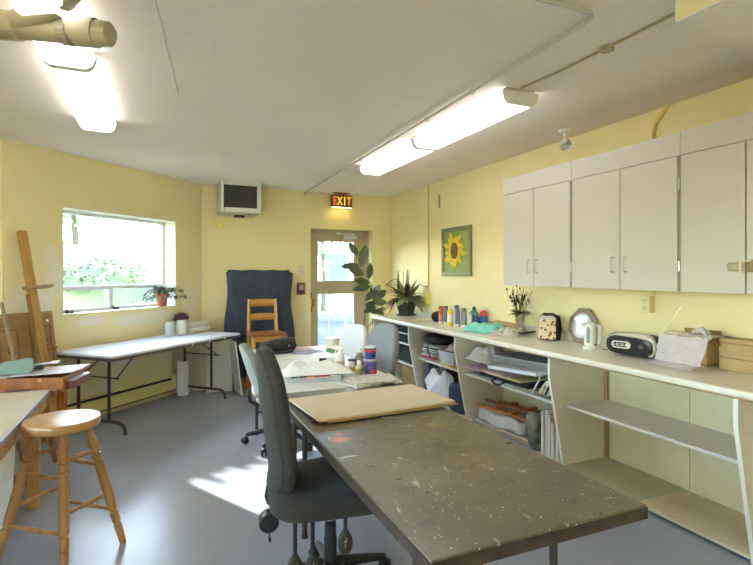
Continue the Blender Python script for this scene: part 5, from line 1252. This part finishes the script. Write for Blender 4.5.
g = G(); g.grid(16, 12, lambda u, v: (-.07+.1*u, -.10+.2*v, .012+.10*math.sin(PI*v)*math.sin(PI*u)*(1+.6*nz3(u*6, v*6, 1)))); O('wrapping', g, mat('clear wrapping', (206, 204, 190), .3), r, solid=.002)
# bottom of that unit
r = E('table_easel', 'folded orange wooden table easel lying on the white bundle', 'easel', (2.88, 3.55, .232), R(8))
for (x0, y0, x1, y1, z) in ((-.16, -.30, -.13, .36, 0), (.10, -.30, .13, .34, 0), (-.16, -.30, .13, -.265, .022), (-.13, .10, .12, .14, .022), (-.18, -.10, .15, -.06, .022)):
    O('slat', G().box(x0, y0, z, x1, y1, z+.02), M_el, r, bevel=.002)
O('top_bar', G().box(-.10, -.28, .0425, -.06, .30, .062), M_ed, r, bevel=.002)
g = G(); g.pad((0, 0, .065), (.17, .31, .065), (.35, .4), lambda p: (p.x+.01*nz3(p.y*12, p.x*8, 1), p.y, p.z+.03*nz3(p.x*9, p.y*9, 5)), 48, 20)
tag(O('cloth_bundle', g, mat('white cloth bundle', (204, 200, 192), .85, vary=((186, 182, 174), 8.), bump=(25, .3)), loc=(2.88, 3.65, .087)), 'white cloth bundle on the bottom board under the wooden easel', 'bundle')
for i, (w, d, z, c, lab) in enumerate(((.36, .86, .0405, (112, 130, 160), 'blue grey flat frame at the bottom under the white bundle'), (.35, .80, .056, (176, 142, 96), 'tan wooden board between the blue frame and the white bundle'), (.33, .76, .071, (196, 192, 178), 'pale drawing board directly under the white bundle'))):
    tag(O('flat_board', G().box(-w/2, -d/2, 0, w/2, d/2, .014), mat('flat board %d' % i, c, .6), loc=(2.90, 3.59, z), rz=R(1.5*i)), lab, 'board', 'flat boards under the bundle')
g = G(); g.pad((0, 0, .15), (.10, .06, .15), (.5, .5), lambda p: (p.x, p.y+.02*math.sin(p.z*9), p.z)); tag(O('dark_bag', g, mat('black and green printed bag', (30, 31, 32), .6, vary=((150, 156, 126), 7.)), loc=(2.79, 3.17, .0405)), 'dark bag with pale green print standing beside the canvases', 'bag')
for i, (y, h, x) in enumerate(((3.060, .34, 2.83), (3.022, .36, 2.84), (2.984, .33, 2.83), (2.940, .28, 2.82), (2.900, .27, 2.83))):
    r = E('stretched_canvas', ['white stretched canvas standing next to the dark bag, farthest left of the row', 'tall white canvas, second from the left in the row of canvases', 'white canvas in the middle of the standing row', 'shorter white canvas, second from the side panel', 'short canvas leaning right against the beige side panel'][i], 'canvas', (x, y, .0405), 0, 'canvases standing in the shelf unit')
    g = G(); g.box(-.11, -.012, 0, .2, .012, h); O('canvas', g, mat('canvas white %d' % i, (212-6*(i % 2), 208-6*(i % 2), 190), .8), r, bevel=.002)
    g = G(); g.box(-.113, -.004, .004, -.1105, .004, h-.004); O('stretcher_bar', g, M_paper, r)
# ------------------------------------------------------------------ things on the white table
TZ = .7405
g = G(); g.grid(44, 34, crumple(.50, .25, .075, 2.4, 44, 34, 6.5, .5, 3))
random.seed(2)
r = E('paint_tray', 'clear plastic tray of small coloured paint pots on the white table', 'tray', (.93, 3.25, TZ), R(-6))
tg = G(); w, d, h, t = .17, .10, .036, .003
tg.box(-w, -d, 0, w, -d+t, h); tg.box(-w, d-t, 0, w, d, h); tg.box(-w, -d+t, 0, -w+t, d-t, h); tg.box(w-t, -d+t, 0, w, d-t, h); tg.box(-w+t, -d+t, 0, w-t, d-t, t)
O('tray', tg, M_clear, r)
cols = [(40, 96, 92), (206, 84, 60), (228, 110, 44), (60, 64, 60), (196, 60, 48), (150, 168, 130), (230, 140, 60), (206, 206, 198)]
for k in range(12):
    x = -.13+.052*(k % 6); y = -.06+.09*(k // 6)
    r2 = E('paint_pot', ['teal', 'red', 'orange', 'black', 'crimson', 'sage green', 'amber', 'white'][k % 8]+' paint pot in the clear tray, '+('front' if k < 6 else 'back')+' row', 'paint pot', Matrix.Translation((.93, 3.25, TZ+.0035)) @ Matrix.Rotation(R(-6), 4, 'Z') @ Vector((x, y, 0)), 0, 'paint pots in the clear tray')
    pg = G(); pg.lathe([(.001, 0), (.021, 0), (.023, .022), (.019, .025)], 14); O('pot', pg, mat('pot %d' % k, cols[k % 8], .3), r2)
    pg = G(); pg.lathe([(.001, .026), (.023, .0255), (.023, .0335), (.001, .034)], 14); O('lid', pg, mat('pot lid %d' % k, cols[(k*3) % 8], .4), r2)
tag(O('crumpled_sheet', g, mat('white crumpled plastic sheet', (232, 230, 222), .45), loc=(.965, 3.31, TZ+.036), rz=R(-6), solid=.003), 'large crumpled white plastic sheet heaped over the paint tray on the white table', 'sheet')
# black camera bag
r = E('black_bag', 'lumpy black camera bag at the far left of the white table', 'bag', (.965, 4.52, TZ), R(10)); r.scale = (1.12, 1.1, 1.15)
g = G(); g.pad((0, 0, .045), (.15, .09, .045), (.7, .6), lambda p: (p.x, p.y, p.z+.014*nz3(p.x*16, p.y*16, 1)+(.02*math.exp(-((p.x-.04)/.05)**2) if p.z > 0 else 0))); O('body', g, mat('black bag cloth', (36, 36, 38), .7, bump=(40, .4)), r)
g = G(); g.pad((.09, -.02, .085), (.05, .05, .028), (.8, .8)); O('flap', g, mat('black bag flap', (44, 44, 46), .6), r)
g = G(); g.sweep([(-.13, -.02, .03), (-.20, -.06, .02), (-.17, -.11, .012), (-.05, -.12, .012), (.08, -.11, .012)], .012, 8); O('strap', g, M_black, r)
g = G(); g.rod((.06, -.088, .055), (.06, -.094, .055), .008); O('clasp', g, M_steel, r)
for i, (x, y, w, d, a, m, lab) in enumerate([(1.18, 4.56, .22, .17, 8, mat('orange magazine cover', (216, 110, 80), .4, vary=((170, 150, 170), 9.)), 'orange covered magazine beside the black bag on the white table'),
        (1.20, 4.38, .28, .19, -4, print_mat('grey magazine page', (176, 176, 190), (120, 118, 130), 20, 60), 'grey and white open magazine in front of the orange magazine')]):
    tag(O('magazine', G().box(-w/2, -d/2, 0, w/2, d/2, .006), m, loc=(x, y, TZ), rz=R(a)), lab, 'magazine', 'magazines on the white table')
tag(O('blue_sheet', G().box(-.13, -.1, 0, .13, .1, .002), mat('pale blue plastic sheet', (196, 208, 230), .3), loc=(1.37, 4.58, TZ), rz=R(5)), 'pale blue sheet at the far end of the white table', 'paper')
def tub(name, label, x, y, rad, h, m, cat='tub', lidm=None, bandm=None, b=(.2, .6), z=TZ):
    r = E(name, label, cat, (x, y, z))
    g = G(); g.lathe([(.001, 0), (rad*.9, 0), (rad, h*.9), (rad*.94, h*.9), (rad*.9, h*.88), (.001, h*.87)], 26); O('body', g, m, r)
    if lidm: g = G(); g.lathe([(.001, h*.885), (rad*1.05, h*.885), (rad*1.05, h), (.001, h)], 26); O('lid', g, lidm, r)
    if bandm: g = G(); rr = lambda t: rad*(.9+.1*t/.9)+.0012; g.lathe([(rr(b[0])-.001, h*b[0]), (rr(b[0]), h*b[0]), (rr(b[1]), h*b[1]), (rr(b[1])-.001, h*b[1])], 26); O('label_band', g, bandm, r)
    return r
tub('margarine_tub', 'cream tub with a green band at the far side of the white table', 1.38, 4.20, .062, .15, mat('cream plastic tub', (224, 218, 196), .35), 'tub', mat('cream tub lid', (228, 222, 204), .35), mat('green tub band', (96, 136, 84), .4), (.12, .4))
tub('white_bowl', 'white plastic bowl behind the crumpled sheet on the white table', 1.18, 3.86, .075, .075, M_whitepl, 'bowl')
tub('plastic_cup', 'plain white plastic cup behind the spray bottle', 1.30, 3.78, .04, .09, M_whitepl, 'cup')
r = E('small_carton', 'white and black small carton behind the crumpled sheet', 'box', (1.145, 3.68, TZ), R(-12)); O('carton', G().box(-.045, -.03, 0, .045, .03, .075), M_whitepl, r, bevel=.002); O('black_panel', G().box(-.043, -.0312, .008, .012, -.0302, .068), mat('black print', (40, 42, 42), .5), r)
r = E('small_carton', 'plain white carton with a dark stripe right of the white and black carton', 'box', (1.24, 3.66, TZ), R(-15)); O('carton', G().box(-.05, -.03, 0, .05, .03, .085), M_whitepl, r, bevel=.002); O('dark_stripe', G().box(.015, -.0312, .01, .022, -.0302, .06), mat('dark stripe', (70, 72, 70), .5), r)
r = E('spray_bottle', 'white spray bottle with trigger head on the white table', 'bottle', (1.20, 3.47, TZ), R(-25))
g = G(); g.lathe([(.001, 0), (.034, 0), (.036, .01), (.036, .09), (.028, .115), (.014, .13), (.014, .14)], 22); O('body', g, M_whitepl, r)
g = G(); g.lathe([(.001, .138), (.018, .138), (.018, .156), (.001, .156)], 16); g.box(-.05, -.011, .156, .03, .011, .182); g.box(-.06, -.006, .162, -.05, .006, .174); O('spray_head', g, M_whitepl, r, bevel=.003)
g = G(); g.sweep([(-.028, 0, .156), (-.036, 0, .135), (-.03, 0, .118)], .005, 8); O('trigger', g, M_whitepl, r)
g = G(); g.lathe([(.0362, .03), (.0368, .03), (.0368, .075), (.0362, .075)], 22); O('label_band', g, mat('yellow grey label', (206, 186, 110), .5, vary=((220, 218, 210), 20.)), r)
tub('black_capped_bottle', 'white bottle with black cap beside the spray bottle', 1.25, 3.36, .027, .10, M_whitepl, 'bottle', M_black, mat('yellow label band', (216, 176, 60), .5), (.1, .45))
r = E('amber_bottle', 'brown grey bottle with a white cap behind the green labelled bottle', 'bottle', (1.31, 3.36, TZ))
g = G(); g.lathe([(.001, 0), (.032, 0), (.033, .11), (.016, .135), (.016, .145)], 20); O('body', g, mat('brown grey plastic', (124, 112, 96), .35), r)
g = G(); g.lathe([(.001, .145), (.019, .145), (.017, .17), (.001, .172)], 16); O('cap', g, M_whitepl, r)
r = E('glue_bottle', 'small bottle with olive green label and white cap on the white table', 'bottle', (1.24, 3.19, TZ))
g = G(); g.lathe([(.001, 0), (.024, 0), (.025, .075), (.013, .088), (.013, .095)], 20); O('body', g, mat('pale bottle', (206, 204, 176), .3), r)
g = G(); g.lathe([(.0252, .015), (.0258, .015), (.0258, .065), (.0252, .065)], 20); O('label_band', g, mat('olive label', (140, 140, 84), .5), r)
g = G(); g.lathe([(.001, .095), (.015, .095), (.014, .115), (.001, .116)], 16); O('cap', g, M_whitepl, r)
M_bl = mat('blue purple printed label', (66, 72, 146), .4, vary=((120, 92, 140), 34.))
r0 = tub('blue_canister', 'blue purple printed canister with red mark, lower of the stacked pair', 1.335, 3.22, .047, .12, M_bl, 'canister', mat('grey canister rim', (176, 176, 186), .3))
g = G()
for a in range(-9, 10): pass
g.lathe([(.0475, .016), (.0482, .016), (.0492, .046), (.0485, .046)], 26); 
bmesh.ops.delete(g.bm, geom=[f for f in g.bm.faces if f.calc_center_median().y > -.01 or f.calc_center_median().x < -.02], context='FACES'); O('red_mark', g, mat('red print', (200, 60, 66), .4), r0)
r0 = tub('blue_canister', 'navy canister with red band and white lid stacked on another canister', 1.335, 3.22, .042, .085, mat('navy canister', (50, 64, 140), .4), 'canister', M_paper, mat('red canister band', (196, 66, 76), .4), (.55, .78), z=TZ+.1212)
# newspapers
for i, (x, y, w, d, a, z, lab) in enumerate([(1.22, 3.02, .30, .22, 14, 0, 'folded newspaper at the bottom of the pile beside the greyboard'), (1.26, 3.04, .30, .23, 2, .009, 'newspaper in the middle of the pile beside the greyboard'), (1.285, 3.03, .28, .24, -9, .018, 'folded newspaper with colour print on top of the pile by the canisters')]):
    g = G(); 
    for q in range(3): g.box(-w/2+.003*q, -d/2+.002*q, .0028*q, w/2, d/2-.003*q, .0028*q+.0025)
    tag(O('newspaper', g, M_news, loc=(x, y, TZ+z), rz=R(a)), lab, 'newspaper', 'newspapers on the white table')
